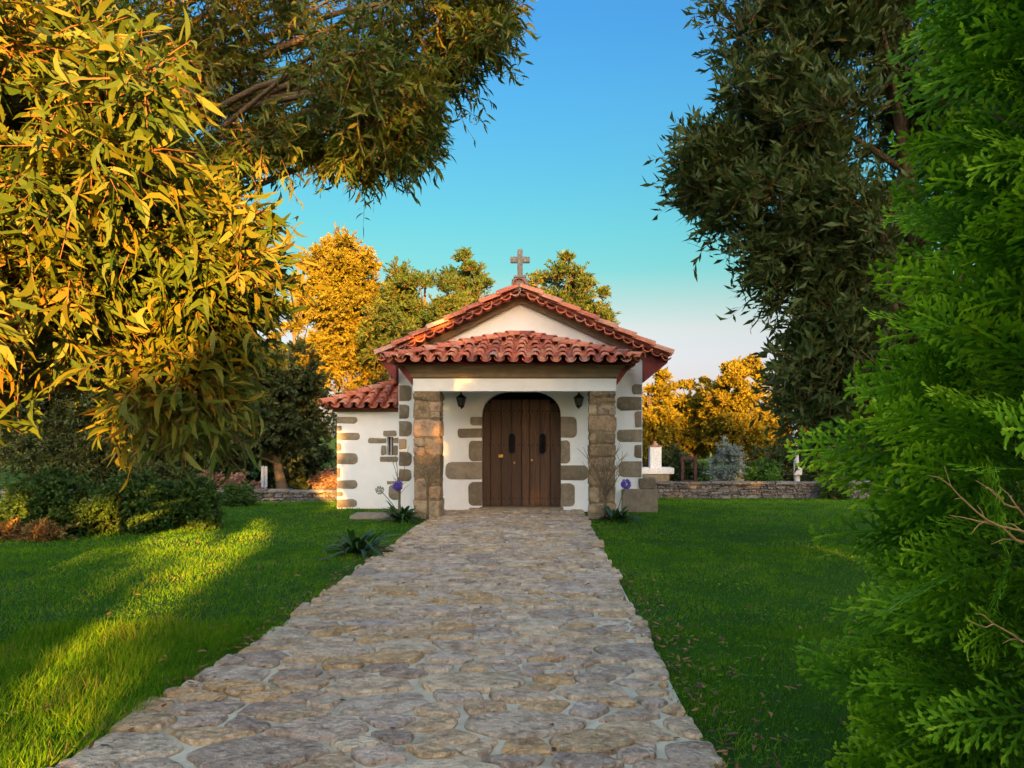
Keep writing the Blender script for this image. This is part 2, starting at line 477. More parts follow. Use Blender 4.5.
# lawn soil
m, nt, n, l, bsdf = new_mat('lawn_soil')
tcn = n.new("ShaderNodeTexCoord")
nz = n.new("ShaderNodeTexNoise"); nz.inputs["Scale"].default_value = .9; nz.inputs["Detail"].default_value = 10; nz.inputs["Roughness"].default_value = .7
l.new(tcn.outputs["Object"], nz.inputs["Vector"])
r = ramp_node(n, [(.35, (.022, .065, .010)), (.55, (.035, .09, .012)), (.72, (.06, .075, .02)), (.85, (.09, .065, .03))])
l.new(nz.outputs["Fac"], r.inputs[0]); l.new(r.outputs[0], bsdf.inputs["Base Color"])
bsdf.inputs["Roughness"].default_value = .95
bsdf.inputs["Specular IOR Level"].default_value = .05
n2 = n.new("ShaderNodeTexNoise"); n2.inputs["Scale"].default_value = 40; n2.inputs["Detail"].default_value = 6
l.new(tcn.outputs["Object"], n2.inputs["Vector"])
bp = n.new("ShaderNodeBump"); bp.inputs["Strength"].default_value = .8; bp.inputs["Distance"].default_value = .04
l.new(n2.outputs["Fac"], bp.inputs["Height"]); l.new(bp.outputs[0], bsdf.inputs["Normal"])
M['soil'] = m

# ---------------------------------------------------------------- ground
xs = np.unique(np.concatenate([[-900, -300, -120, -60], np.arange(-36, 36.1, .6), [60, 120, 300, 900]]))
ys = np.unique(np.concatenate([[-600, -200, -80, -40], np.arange(-24, 60.1, .6), [80, 140, 300, 900]]))
GX, GY = np.meshgrid(xs, ys)
GV = np.stack([GX, GY, ground_z(GX, GY)], -1).reshape(-1, 3)
nx = len(xs)
i = np.arange(len(ys) - 1)[:, None] * nx; j = np.arange(nx - 1)[None]
GF = np.stack([i + j, i + j + 1, i + nx + j + 1, i + nx + j], -1).reshape(-1, 4)
npmesh('lawn_ground', GV, GF, M['soil'], smooth=True, kind='structure')

# ---------------------------------------------------------------- stone path
PX0, PX1, PY0, PY1 = -2.25, 0.84, -4.0, 16.3


def clip_half(poly, p, nn):
    out = []
    m = len(poly)
    for q in range(m):
        a_, b_ = poly[q], poly[(q + 1) % m]
        da = (a_[0] - p[0]) * nn[0] + (a_[1] - p[1]) * nn[1]
        db = (b_[0] - p[0]) * nn[0] + (b_[1] - p[1]) * nn[1]
        if da <= 0: out.append(a_)
        if (da < 0 < db) or (db < 0 < da):
            t = da / (da - db)
            out.append((a_[0] + (b_[0] - a_[0]) * t, a_[1] + (b_[1] - a_[1]) * t))
    return out


ANI = 1.6
seeds = []
tries = 0
while tries < 16000:
    tries += 1
    x = random.uniform(PX0 - .1, PX1 + .05) / ANI; y = random.uniform(PY0, PY1)
    sz = random.choice((.10, .14, .20, .27, .34, .40)) * (1.0 if y < 9 else .86)
    if all((x - s[0]) ** 2 + (y - s[1]) ** 2 > (.5 * (sz + s[2])) ** 2 for s in seeds):
        seeds.append((x, y, sz))
mb = MB()
mo = MB()
mo.box(PX0 - .10, PX0 + .03, PY0, 4.8, -.12, -.004, .5)
mo.box(PX0 + .03, PX1 - .03, PY0, PY1, -.12, .0, .5)
for k, s in enumerate(seeds):
    wob = .05 * math.sin(s[1] * 2.3) + .03 * math.sin(s[1] * 5.1) + random.uniform(-.05, .05)
    wid = -.15 * float(smooth01((6.5 - s[1]) / 3.0))
    poly = [((PX0 + wid + wob * .5) / ANI, PY0), ((PX1 + wob * .6) / ANI, PY0), ((PX1 + wob * .6) / ANI, PY1), ((PX0 + wid + wob * .5) / ANI, PY1)]
    for q in seeds:
        if q is s: continue
        dx, dy = q[0] - s[0], q[1] - s[1]
        d2 = dx * dx + dy * dy
        if d2 > 1.4: continue
        # power-weighted bisector
        w = (s[2] ** 2 - q[2] ** 2) * .25
        t = .5 + w / (2 * d2)
        poly = clip_half(poly, (s[0] + dx * t, s[1] + dy * t), (dx, dy))
        if len(poly) < 3: break
    if len(poly) < 3: continue
    pts = [(p[0] * ANI, p[1]) for p in poly]
    cx = sum(p[0] for p in pts) / len(pts); cy = sum(p[1] for p in pts) / len(pts)
    size = max(max(abs(p[0] - cx), abs(p[1] - cy)) for p in pts)
    if size < .05: continue
    gap = random.uniform(.014, .036)
    pts = [(cx + (p[0] - cx) * (1 - gap / max(.05, math.hypot(p[0] - cx, p[1] - cy))), cy + (p[1] - cy) * (1 - gap / max(.05, math.hypot(p[0] - cx, p[1] - cy)))) for p in pts]
    # subdivide + jitter, then round corners
    fine = []
    for q in range(len(pts)):
        a_, b_ = pts[q], pts[(q + 1) % len(pts)]
        nseg = 1 + int(math.hypot(b_[0] - a_[0], b_[1] - a_[1]) / .12)
        for t in range(nseg):
            f = t / nseg
            fine.append((a_[0] + (b_[0] - a_[0]) * f + random.uniform(-.014, .014), a_[1] + (b_[1] - a_[1]) * f + random.uniform(-.014, .014)))
    for _ in range(2):
        nf = []
        for q in range(len(fine)):
            a_, b_ = fine[q], fine[(q + 1) % len(fine)]
            nf.append((a_[0] * .75 + b_[0] * .25, a_[1] * .75 + b_[1] * .25))
            nf.append((a_[0] * .25 + b_[0] * .75, a_[1] * .25 + b_[1] * .75))
        fine = nf
    h = random.uniform(.018, .038); tx = random.uniform(-.03, .03); ty = random.uniform(-.03, .03)
    rings = [(1.0, -.02), (1.0, h * .45), (1 - .016 / size, h * .9), (1 - .07 / max(size, .15), h), (.45, h * random.uniform(.8, 1.25))]
    vs = []; fs = []; mN = len(fine)
    for ri, (sc, z) in enumerate(rings):
        for (x, y) in fine:
            X = cx + (x - cx) * sc; Y = cy + (y - cy) * sc
            vs.append((X, Y, z + (tx * (X - cx) + ty * (Y - cy) if ri > 1 else 0) + (random.uniform(-.0025, .0025) if ri > 2 else 0)))
    for ri in range(len(rings) - 1):
        for q in range(mN):
            q2 = (q + 1) % mN
            fs.append((ri * mN + q, ri * mN + q2, (ri + 1) * mN + q2, (ri + 1) * mN + q))
    vs.append((cx, cy, h)); c0 = len(vs) - 1; b = (len(rings) - 1) * mN
    for q in range(mN): fs.append((b + q, b + (q + 1) % mN, c0))
    mb.add(vs, fs, random.random())
path = mb.build('stone_path', M['flag'], smooth=True, kind='structure')
mo.build('path_mortar', M['mortar'], kind='structure')


# ---------------------------------------------------------------- chapel
XC = -0.53
CH = thing('chapel', 'small white chapel with red tiled roof, stone porch and cross', 'chapel', (XC, 16.3, 0))
YW = 16.3                  # front wall face
WX0, WX1 = -3.10, 2.06     # main body
ZE = 3.28                  # wall top at the sides
ZA = 4.42                  # wall top at the apex
YB = 24.0

# door opening (basket arch)
dx0, dx1 = at(482, 0, YW).x, at(561, 0, YW).x
dcx = (dx0 + dx1) / 2; dhw = (dx1 - dx0) / 2
zsp = at(0, 417, YW).z; ztop = at(0, 390.5, YW).z
arch = [(dx0, 0.0), (dx0, zsp)]
for k in range(1, 16):
    t = math.pi - math.pi * k / 16
    arch.append((dcx + dhw * math.copysign(abs(math.cos(t)) ** .8, math.cos(t)), zsp + (ztop - zsp) * math.sin(t) ** .8))
arch += [(dx1, zsp), (dx1, 0.0)]
outer = [(WX0, -.15), (dx0, -.15)] + arch + [(dx1, -.15), (WX1, -.15), (WX1, ZE), (XC, ZA), (WX0, ZE)]
mb = MB()
mb.poly(outer, YW, YW + .35)
mb.box(WX0, WX0 + .35, YW + .35, YB, -.5, ZE)
mb.box(WX1 - .35, WX1, YW + .35, YB, -.5, ZE)
mb.poly([(WX0 + .35, -.5), (WX1 - .35, -.5), (WX1 - .35, ZE + .1), (XC, ZA), (WX0 + .35, ZE + .1)], YB - .35, YB)
wall = mb.build('wall', M['plaster'], CH)
mb = MB(); mb.box(WX0 + .35, WX1 - .35, YW + .35, YB - .35, -.02, .0)
mb.build('floor', M['mortar'], CH)


def rstone(px0, py0, px1, py1, Y, mat, name, parent, proud=.012, rnd=.35, flip=None, var=None):
    a_ = at(px0, py1, Y); b_ = at(px1, py0, Y)
    x0, z0, x1, z1 = a_.x, a_.z, b_.x, b_.z
    r_ = min(x1 - x0, z1 - z0) * rnd
    pts = []
    for (cx, cz, a0) in ((x1 - r_, z1 - r_, 0), (x0 + r_, z1 - r_, 90), (x0 + r_, z0 + r_, 180), (x1 - r_, z0 + r_, 270)):
        f = 1.0
        if flip == 'L' and a0 in (90, 180): f = .12
        if flip == 'R' and a0 in (0, 270): f = .12
        for t in (0, 30, 60, 90):
            th = rad(a0 + t)
            sx = 1 if math.cos(rad(a0 + 45)) > 0 else -1; sz = 1 if math.sin(rad(a0 + 45)) > 0 else -1
            ccx = cx + sx * r_ * (1 - f); ccz = cz + sz * r_ * (1 - f)
            pts.append((ccx + r_ * f * math.cos(th) + random.uniform(-.006, .006), ccz + r_ * f * math.sin(th) + random.uniform(-.008, .008)))
    cx = sum(p[0] for p in pts) / len(pts); cz = sum(p[1] for p in pts) / len(pts)
    vs = [(p[0], Y + .02, p[1]) for p in pts] + [(p[0], Y - proud * .6, p[1]) for p in pts]
    vs += [(cx + (p[0] - cx) * .96, Y - proud, cz + (p[1] - cz) * .94) for p in pts]
    n_ = len(pts); fs = []
    for ri in range(2):
        for q in range(n_):
            fs.append((ri * n_ + q, ri * n_ + (q + 1) % n_, (ri + 1) * n_ + (q + 1) % n_, (ri + 1) * n_ + q))
    fs.append(tuple(2 * n_ + q for q in range(n_)))
    m_ = MB(); m_.add(vs, fs, random.random() if var is None else var)
    return m_.build(name, mat, parent, smooth=True)


def q3(x, y): return 520 + x / 4.27, 350 + y / 4.27
def q2(x, y): return 370 + x / 4.8, 370 + y / 4.8
def q8(x, y): return 200 + x / 4.655, 380 + y / 4.655


for (f, lst, fl) in (
    (q2, [(480, 225, 532, 265), (420, 280, 532, 325), (475, 338, 532, 438), (362, 440, 532, 525), (472, 538, 532, 650), (475, 662, 532, 684)], 'R'),
    (q3, [(178, 285, 243, 375), (178, 387, 213, 483), (178, 492, 292, 556), (178, 570, 235, 668)], 'L'),
    (q3, [(478, 147, 524, 190), (413, 200, 524, 258), (490, 262, 524, 330), (413, 340, 524, 392), (488, 405, 524, 460), (420, 475, 524, 542)], 'R'),
    (q2, [(157, 72, 200, 150), (155, 165, 188, 235), (155, 245, 200, 318), (155, 330, 176, 380), (155, 392, 200, 460), (155, 475, 198, 535)], 'L')):
    for (a0, b0, a1, b1) in lst:
        p0 = f(a0, b0); p1 = f(a1, b1)
        if fl == 'R' and f is q3: p1 = (641.6, p1[1])
        if fl == 'L' and f is q2: p0 = (399.2, p0[1])
        if f is q2 and fl == 'R': p1 = (482.2, p1[1])
        if f is q3 and fl == 'L': p0 = (560.8, p0[1])
        rstone(p0[0], p0[1], p1[0], p1[1], YW, M['granite'], 'quoin_stone', wall, .012, .34, fl)

# projecting footing stones at the right corner
mb = MB()
a_ = at(622, 513, YW - .12); b_ = at(658, 489, YW - .12)
mb.box(a_.x, b_.x, YW - .12, YW + .5, -.1, b_.z, .7, .02, .012)
a_ = at(639, 489, YW - .04); b_ = at(656, 478.5, YW - .04)
mb.box(a_.x, b_.x, YW - .04, YW + .45, a_.z, b_.z, .2, .02, .008)
mb.build('footing_stone', M['granite'], CH, smooth=True)

# raking cornice of the gable
GX0, GX1, GZE, GZA = -3.36, 2.50, 3.20, 4.58      # underside of tiles at verge
sl = (GZA - GZE) / (XC - GX0); sr = (GZA - GZE) / (GX1 - XC)
ct = .20
YV = 15.95
mb = MB()
mb.poly([(GX0 + .03, GZE), (XC, GZA), (XC, GZA - ct), (GX0 + .38, GZE + .35 * sl - ct - .02), (GX0 + .03, GZE - .10)], YW - .13, YW - .002, var=.3)
mb.poly([(XC, GZA), (GX1 - .03, GZE), (GX1 - .03, GZE - .10), (GX1 - .38, GZE + .35 * sr - ct), (XC, GZA - ct)], YW - .13, YW - .002, var=.5)
mb.build('gable_cornice', M['cornice'], CH)


# roofs ------------------------------------------------------------------
def tile_field(mbx, O, u, s, W_, L_, pitch=.265, tl=.36, clip=None, seed=1):
    """barrel tiles: columns along u, courses up s; returns into mbx"""
    rr_ = random.Random(seed)
    O = Vector(O); u = Vector(u).normalized(); s = Vector(s).normalized(); nrm_ = u.cross(s).normalized()
    if nrm_.z < 0: nrm_ = -nrm_
    ncol = int(W_ / pitch) + 2; nrow = int(math.ceil(L_ / tl)) + 1
    bm = bmesh.new()
    lay = bm.verts.layers.float.new('var')
    for ci in range(-1, ncol + 1):
        for kind in (0, 1):
            uc = (ci + (.5 if kind == 0 else 0.0)) * pitch
            for ri in range(nrow):
                val = rr_.random()
                r0 = pitch * (.36 if kind == 0 else .40); r1 = r0 * (.82 if kind == 0 else .86)
                s0 = ri * tl - .03 + rr_.uniform(-.012, .012); s1 = s0 + tl * 1.16
                if kind == 1: s0 += .03
                du = rr_.uniform(-.014, .014); hj = rr_.uniform(-.006, .010)
                nseg = 7
                rings = []
                for (ss, r_, hh) in ((s0, r0, .035), (s1, r1, .005)):
                    for th_ in (0.0, .016):
                        ring = []
                        for q in range(nseg + 1):
                            an = math.pi * q / nseg
                            lx = -math.cos(an) * (r_ - th_)
                            lz = math.sin(an) * (r_ - th_) * .85
                            if kind == 0: h = .055 + lz + hh
                            else: h = .075 - lz * 1.0 + hh * .6
                            ring.append(bm.verts.new(O + u * (uc + du + lx) + s * ss + nrm_ * (h + hj)))
                            ring[-1][lay] = val
                        rings.append(ring)
                o0, i0, o1, i1 = rings
                for q in range(nseg):
                    bm.faces.new((o0[q], o0[q + 1], o1[q + 1], o1[q]))
                    bm.faces.new((i0[q], i1[q], i1[q + 1], i0[q + 1]))
                    bm.faces.new((o0[q], i0[q], i0[q + 1], o0[q + 1]))
    if clip:
        for (co, no) in clip:
            bmesh.ops.bisect_plane(bm, geom=bm.verts[:] + bm.edges[:] + bm.faces[:], plane_co=co, plane_no=no, clear_outer=True)
    bm.verts.index_update()
    b = len(mbx.v)
    for v in bm.verts:
        mbx.v.append(v.co[:]); mbx.a.append(v[lay])
    for f in bm.faces: mbx.f.append(tuple(v.index + b for v in f.verts))
    bm.free()


def cap_row(mbx, A, B, r=.12, tl=.36, seed=3, lift=.09):
    """ridge or hip caps from A (low) to B (high)"""
    rr_ = random.Random(seed)
    A = Vector(A); B = Vector(B); d = (B - A); L_ = d.length; d.normalize()
    side = d.cross(Vector((0, 0, 1))).normalized(); up = side.cross(d).normalized()
    nrow = max(1, int(round(L_ / tl))); st = L_ / nrow
    for k in range(nrow):
        val = rr_.random(); vs = []; fs = []; ns = 8
        for (ss, r_, hh) in ((k * st - .04, r, .035), ((k + 1) * st + .03, r * .82, .0)):
            for th_ in (0, .018):
                for q in range(ns + 1):
                    an = math.pi * q / ns
                    vs.append(A + d * ss + side * (-math.cos(an) * (r_ - th_)) + up * (math.sin(an) * (r_ - th_) + lift + hh - .05))
        m_ = ns + 1
        for q in range(ns):
            fs += [(q, q + 1, 2 * m_ + q + 1, 2 * m_ + q), (m_ + q, 3 * m_ + q, 3 * m_ + q + 1, m_ + q + 1), (q, m_ + q, m_ + q + 1, q + 1)]
        mbx.add(vs, fs, val)


# main roof slopes (eaves along the two sides)
mb = MB()
eL = Vector((GX0 - .06, YV, GZE - .02)); eR = Vector((GX1 + .06, YV, GZE - .02)); ap = Vector((XC, YV, GZA))
Lm = (ap - eL).length
tile_field(mb, eL, (0, 1, 0), (ap - eL), YB + .4 - YV, Lm - .1, seed=5, clip=[((XC, 0, 0), (1, 0, 0)), ((0, YV + .02, 0), (0, -1, 0))])
tile_field(mb, eR, (0, 1, 0), (ap - eR), YB + .4 - YV, (ap - eR).length - .1, seed=6, clip=[((XC, 0, 0), (-1, 0, 0)), ((0, YV + .02, 0), (0, -1, 0))])
mb_under = MB()
for (e, sgn) in ((eL, 1), (eR, -1)):
    d = ap - e
    n_ = Vector((-d.z, 0, d.x)).normalized() * (1 if sgn > 0 else -1)
    q = [e, ap, ap - Vector((0, 0, .05)), e - Vector((0, 0, .05))]
    mb_under.add([(p.x, YV + .06, p.z) for p in q] + [(p.x, YB + .35, p.z) for p in q], [(0, 1, 2, 3), (7, 6, 5, 4), (0, 4, 5, 1), (3, 2, 6, 7), (0, 3, 7, 4)], .3)
roof = mb.build('roof', M['tile'], CH, smooth=True)
mb_under.build('roof_deck', M['soffit'], roof)
mb = MB()
cap_row(mb, (XC, YV, GZA + .07), (XC, YB + .3, GZA + .07), .13, seed=8)
mb.build('ridge_tile', M['tile'], roof, smooth=True)
# verge: channel tile ends facing the front, with a row of covers running up the slope above
mb = MB()
rv = random.Random(12)
for (e, sg) in ((eL, 1), (eR, -1)):
    d = (ap - e); L_ = d.length; d = d.normalized(); up = Vector((-d.z * sg, 0, abs(d.x)))
    nU = int(L_ / .215)
    for k in range(nU + 1):
        c = e + d * (k + .35) * (L_ / (nU + .7)) ; val = rv.random()
        vs = []; fs = []; ns = 7
        for (yy, r_) in ((YV - .14 + rv.uniform(-.012, .012), .112), (YV + .36, .09)):
            for th_ in (0, .018):
                for q in range(ns + 1):
                    an = math.pi * q / ns
                    p = c + d * (-math.cos(an) * (r_ - th_)) - up * (math.sin(an) * (r_ - th_) * .95 - .025)
                    vs.append((p.x, yy, p.z))
        m_ = ns + 1
        for q in range(ns):
            fs += [(q, q + 1, 2 * m_ + q + 1, 2 * m_ + q), (m_ + q, 3 * m_ + q, 3 * m_ + q + 1, m_ + q + 1), (q, m_ + q, m_ + q + 1, q + 1)]
        mb.add(vs, fs, val)
    o_ = Vector((0, YV + .05, 0))
    cap_row(mb, Vector((e.x, YV + .03, e.z)), Vector((ap.x, YV + .03, ap.z)), .115, .40, seed=21 + sg, lift=.13)
    cap_row(mb, Vector((e.x, YV + .24, e.z)), Vector((ap.x, YV + .24, ap.z)), .105, .40, seed=31 + sg, lift=.13)
mb.build('verge_tile', M['tile'], roof, smooth=True)
# sloped maroon soffits below the side eaves
for (xe, xw) in ((GX0 - .05, WX0), (GX1 + .05, WX1)):
    mb = MB()
    v = [(xe, GZE - .03), (xe, GZE - .10), (xw, GZE - .50), (xw, GZE + .05)]
    y0, y1 = YV + .08, YB + .3
    mb.add([(x, y0, z) for x, z in v] + [(x, y1, z) for x, z in v], [(0, 1, 2, 3), (7, 6, 5, 4), (0, 4, 5, 1), (1, 5, 6, 2), (2, 6, 7, 3), (3, 7, 4, 0)], .5)
    mb.build('eave_soffit', M['soffit'], CH)

# porch -------------------------------------------------------------------
YP = 14.75       # front face of pillars
pl0, pl1 = at(413, 0, YP).x, at(440.5, 0, YP).x
pr0, pr1 = at(589, 0, YP).x, at(616, 0, YP).x
zb0, zb1 = at(0, 391, YP).z, at(0, 378.5, YP).z
PD = .50


def pillar(x0, x1, rows, seed):
    rp = random.Random(seed)
    m_ = MB()
    m_.box(x0 + .02, x1 - .02, YP + .02, YP + PD - .02, -.1, zb0 - .005, .1)
    zs = [at(0, 370 + r_ / 4.8, YP).z for r_ in rows]
    zs[0] = zb0 - .004
    for k in range(len(zs) - 1):
        z1, z0 = zs[k], zs[k + 1]
        g = .012
        if (k % 2 == 1 and rp.random() < .7) or rp.random() < .12:
            xm = x0 + (x1 - x0) * rp.choice((.32, .42, .6, .68))
            parts = [(x0, xm), (xm, x1)]
        else: parts = [(x0, x1)]
        for (a0, a1) in parts:
            if len(parts) == 2 and rp.random() < .4 and z1 - z0 > .28:
                zm = z0 + (z1 - z0) * rp.uniform(.35, .65)
                cells = [(z0, zm), (zm, z1)]
            else: cells = [(z0, z1)]
            for (c0, c1) in cells:
                o_ = rp.uniform(-.014, .014)
                m_.box(a0 + g * .5 + rp.uniform(-.008, .008), a1 - g * .5 + rp.uniform(-.008, .008), YP + o_, YP + PD, c0 + g * .5, c1 - g * .5, rp.random(), .022, .020)
    return m_.build('pillar', M['pillar'], CH, smooth=True)


pillar(pl0, pl1, [105, 150, 235, 325, 410, 520, 620, 740], 4)
pillar(pr0, pr1, [98, 132, 218, 300, 355, 415, 480, 560, 640, 740], 9)
# beams
mb = MB()
mb.box(pl0 - .01, pr1 + .01, YP + .03, YP + .40, zb0, zb1)
mb.box(pl0 - .01, pl0 + .34, YP + .40, YW - .002, zb0, zb1)
mb.box(pr1 - .34, pr1 + .01, YP + .40, YW - .002, zb0, zb1)
mb.box(pl0 + .34, pr1 - .34, YP + .40, YW - .002, zb1 - .05, zb1)
mb.build('porch_beam', M['plaster'], CH)
# cornice: flared moulding (front and both returns)
zc1 = at(0, 366, YP).z
mb = MB()
def ring_pts(off, z): return [(pl0 - off, YP - off + .03, z), (pr1 + off, YP - off + .03, z), (pr1 + off, YW - .003, z), (pl0 - off, YW - .003, z)]
prof = [(.0, zb1 + .002), (.04, zb1 + .03), (.05, zb1 + .09), (.13, zc1 - .05), (.17, zc1)]
vs = []; fs = []
for (o_, z) in prof: vs += ring_pts(o_, z)
for k in range(len(prof) - 1):
    for q in (3, 0, 1):
        a0 = k * 4 + q; a1 = k * 4 + (q + 1) % 4
        fs.append((a0, a1, a1 + 4, a0 + 4))
fs.append((16, 17, 18, 19)); fs.append((3, 2, 1, 0))
mb.add(vs, fs, .45)
mb.build('porch_cornice', M['cornice'], CH)
# porch roof : half pyramid against the wall
YE = 14.32
ex0, ex1 = at(387, 0, YE).x, at(639, 0, YE).x
pz = at(0, 361, YE).z - .03
PA = Vector((XC, YW + .02, at(0, 337, YW).z - .03))
cL = Vector((ex0, YE, pz)); cR = Vector((ex1, YE, pz))
mb = MB()
fs_ = Vector((0, PA.y - YE, PA.z - pz))
hl = (PA - cL); hr = (PA - cR)
nL = Vector((hl.y, -hl.x, 0)).normalized()      # plan normals of hips
nR = Vector((hr.y, -hr.x, 0)).normalized()
def outw(nn, c, inside):
    return nn if (Vector(inside) - c).dot(nn) < 0 else -nn
mid_front = Vector((XC, YE + .3, 0))
tile_field(mb, cL, (1, 0, 0), fs_, ex1 - ex0, fs_.length, seed=15, tl=.34, pitch=.262,
           clip=[(cL, outw(nL, Vector((cL.x, cL.y, 0)), mid_front)), (cR, outw(nR, Vector((cR.x, cR.y, 0)), mid_front)), ((0, YW - .004, 0), (0, 1, 0))])
wl_in = Vector((cL.x + .2, YW - .3, 0)); wr_in = Vector((cR.x - .2, YW - .3, 0))
sL = Vector((PA.x - cL.x, 0, PA.z - pz)); sR = Vector((PA.x - cR.x, 0, PA.z - pz))
tile_field(mb, cL, (0, 1, 0), sL, YW - YE, sL.length, seed=16, tl=.34,
           clip=[(cL, outw(nL, Vector((cL.x, cL.y, 0)), wl_in)), ((0, YW - .004, 0), (0, 1, 0))])
tile_field(mb, cR, (0, 1, 0), sR, YW - YE, sR.length, seed=17, tl=.34,
           clip=[(cR, outw(nR, Vector((cR.x, cR.y, 0)), wr_in)), ((0, YW - .004, 0), (0, 1, 0))])
proof = mb.build('porch_roof', M['tile'], CH, smooth=True)
mb = MB()
cap_row(mb, cL + Vector((-.02, -.02, .03)), PA + Vector((0, -.06, .03)), .105, .30, seed=41)
cap_row(mb, cR + Vector((.02, -.02, .03)), PA + Vector((0, -.06, .03)), .105, .30, seed=42)
mb.build('hip_tile', M['tile'], proof, smooth=True)
mb = MB()
i_ = .10
b0 = [cL + Vector((i_, i_, .0)), cR + Vector((-i_, i_, .0)), Vector((cR.x - i_, YW - .004, pz)), Vector((cL.x + i_, YW - .004, pz))]
lo = [(pl0 - .02, YP + .05, zb1 - .12), (pr1 + .02, YP + .05, zb1 - .12), (pr1 + .02, YW - .004, zb1 - .12), (pl0 - .02, YW - .004, zb1 - .12)]
mb.add([b0[0], b0[1], b0[2], b0[3], Vector((PA.x, YW - .004, PA.z))], [(0, 1, 4), (1, 2, 4), (3, 0, 4)], .5)      # deck under the tiles
zc = pz - .02
mb.add([(ex0 + i_, YP + .0, zc), (ex0 + i_, YW - .004, zc), (pl0 - .02, YW - .004, zb0 + .12), (pl0 - .02, YP + .0, zb0 + .12)], [(0, 1, 2, 3)], .5)
mb.add([(ex1 - i_, YP + .0, zc), (ex1 - i_, YW - .004, zc), (pr1 + .02, YW - .004, zb0 + .12), (pr1 + .02, YP + .0, zb0 + .12)], [(0, 1, 2, 3)], .5)
mb.add([(ex0 + i_, YP, zc), (pl0 - .02, YP, zb0 + .12), (pl0 - .02, YP, zc)], [(0, 1, 2)], .5)
mb.add([(ex1 - i_, YP, zc), (pr1 + .02, YP, zb0 + .12), (pr1 + .02, YP, zc)], [(0, 1, 2)], .5)
mb.add([(ex0 + i_, YE + i_, zc), (ex1 - i_, YE + i_, zc), (ex1 - i_, YW - .004, zc), (ex0 + i_, YW - .004, zc)], [(0, 1, 2, 3)], .5)
mb.build('porch_soffit', M['soffit'], CH, recalc=False)

# threshold
mb = MB()
mb.box(dx0 - .05, dx1 + .05, YW - .22, YW + .3, -.05, at(0, 507, YW).z, .6, .015, .006)
mb.build('threshold', M['granite'], CH, smooth=True)

# doors --------------------------------------------------------------------
zd0 = at(0, 507, YW).z + .01; zd1 = at(0, 399, YW).z
YD = YW + .14
def arch_top(x):
    t = max(-1, min(1, (x - dcx) / dhw))
    return zsp + (ztop - zsp) * (1 - abs(t) ** 2.5) ** .4
for sgn in (-1, 1):
    leaf = MB()
    xs_ = [0.006, .20, .47, .73, 1.0] if sgn > 0 else [0.006, .25, .52, .79, 1.0]
    for k in range(4):
        a0 = dcx + sgn * dhw * xs_[k]; a1 = dcx + sgn * dhw * xs_[k + 1]
        x0, x1 = min(a0, a1) + .006, max(a0, a1) - .006
        out = -.03 if k in (0, 3) else .0
        zt = min(zd1, arch_top(x0), arch_top(x1)) - .005
        leaf.box(x0, x1, YD + out, YD + .05, zd0, zt, random.random() * .7 + .1, .008)
    leaf.box(min(dcx, dcx + sgn * dhw), max(dcx, dcx + sgn * dhw), YD + .05, YD + .07, zd0, zd1 - .08, 0)
    door = leaf.build('door', M['wood'], CH)
    # long dark pull slot + studs
    cxp = at(512 if sgn < 0 else 542.5, 0, YD).x; zc0, zc1_ = at(0, 453.5, YD).z, at(0, 433.5, YD).z
    hm = MB()
    pts = []
    r_ = .068
    for k in range(9): th = math.pi * k / 8; pts.append((cxp + r_ * math.cos(th), zc1_ - r_ + r_ * math.sin(th)))
    for k in range(9): th = math.pi + math.pi * k / 8; pts.append((cxp + r_ * math.cos(th), zc0 + r_ + r_ * math.sin(th)))
    hm.poly(pts, YD - .05, YD - .02)
    hm.tube([(cxp, YD - .05, zc0 + .07), (cxp, YD - .09, zc0 + .10), (cxp, YD - .09, zc1_ - .10), (cxp, YD - .05, zc1_ - .07)], [.012] * 4, 6)
    hm.build('handle', M['iron'], door)
    st_o = None
    for k in range(4):
        xk = dcx + sgn * dhw * (xs_[k] + xs_[k + 1]) / 2
        for zz in (zd0 + .16, zd0 + 1.3, zd1 - .25):
            for dd in (-.055, .055):
                yk = YD + (-.03 if k in (0, 3) else 0)
                p_ = Vector((xk + dd, yk, zz))
                if st_o is None:
                    st = MB(); st.box(-.012, .012, -.010, .001, -.012, .012, .5, .004)
                    st_o = st.build('stud', M['iron'], door, local=True); st_o.location = p_
                else:
                    c_ = st_o.copy(); COL.objects.link(c_); c_.parent = door; c_.location = p_
    bk = MB()
    xb, zb = (at(514.5, 0, YD).x, at(0, 462.5, YD).z) if sgn < 0 else (at(532, 0, YD).x, at(0, 460, YD).z)
    if sgn < 0:
        bk.tube([(at(500, 0, YD).x, YD - .002, at(0, 456, YD).z), (at(500, 0, YD).x, YD - .02, at(0, 456, YD).z)], [.03, .022], 10)
        bk.box(at(498.5, 0, YD).x, at(503, 0, YD).x, YD - .012, YD - .001, at(0, 457.5, YD).z, at(0, 454.5, YD).z)
    if sgn < 0:
        bk.build('lock', M['brass'], door); bk = MB()
    bk.tube([(xb, YD - .025, zb), (xb, YD - .055, zb)], [.026, .018], 10)
    bk.build('lock', M['brass'], door)
mb = MB()
mb.box(dx0 - .05, dx1 + .05, YD + .30, YD + .32, -.02, ztop + .05)  # added dark sheet, paints the shade seen above the doors; no real part
mb.build('inner_curtain', M['dark'], CH)

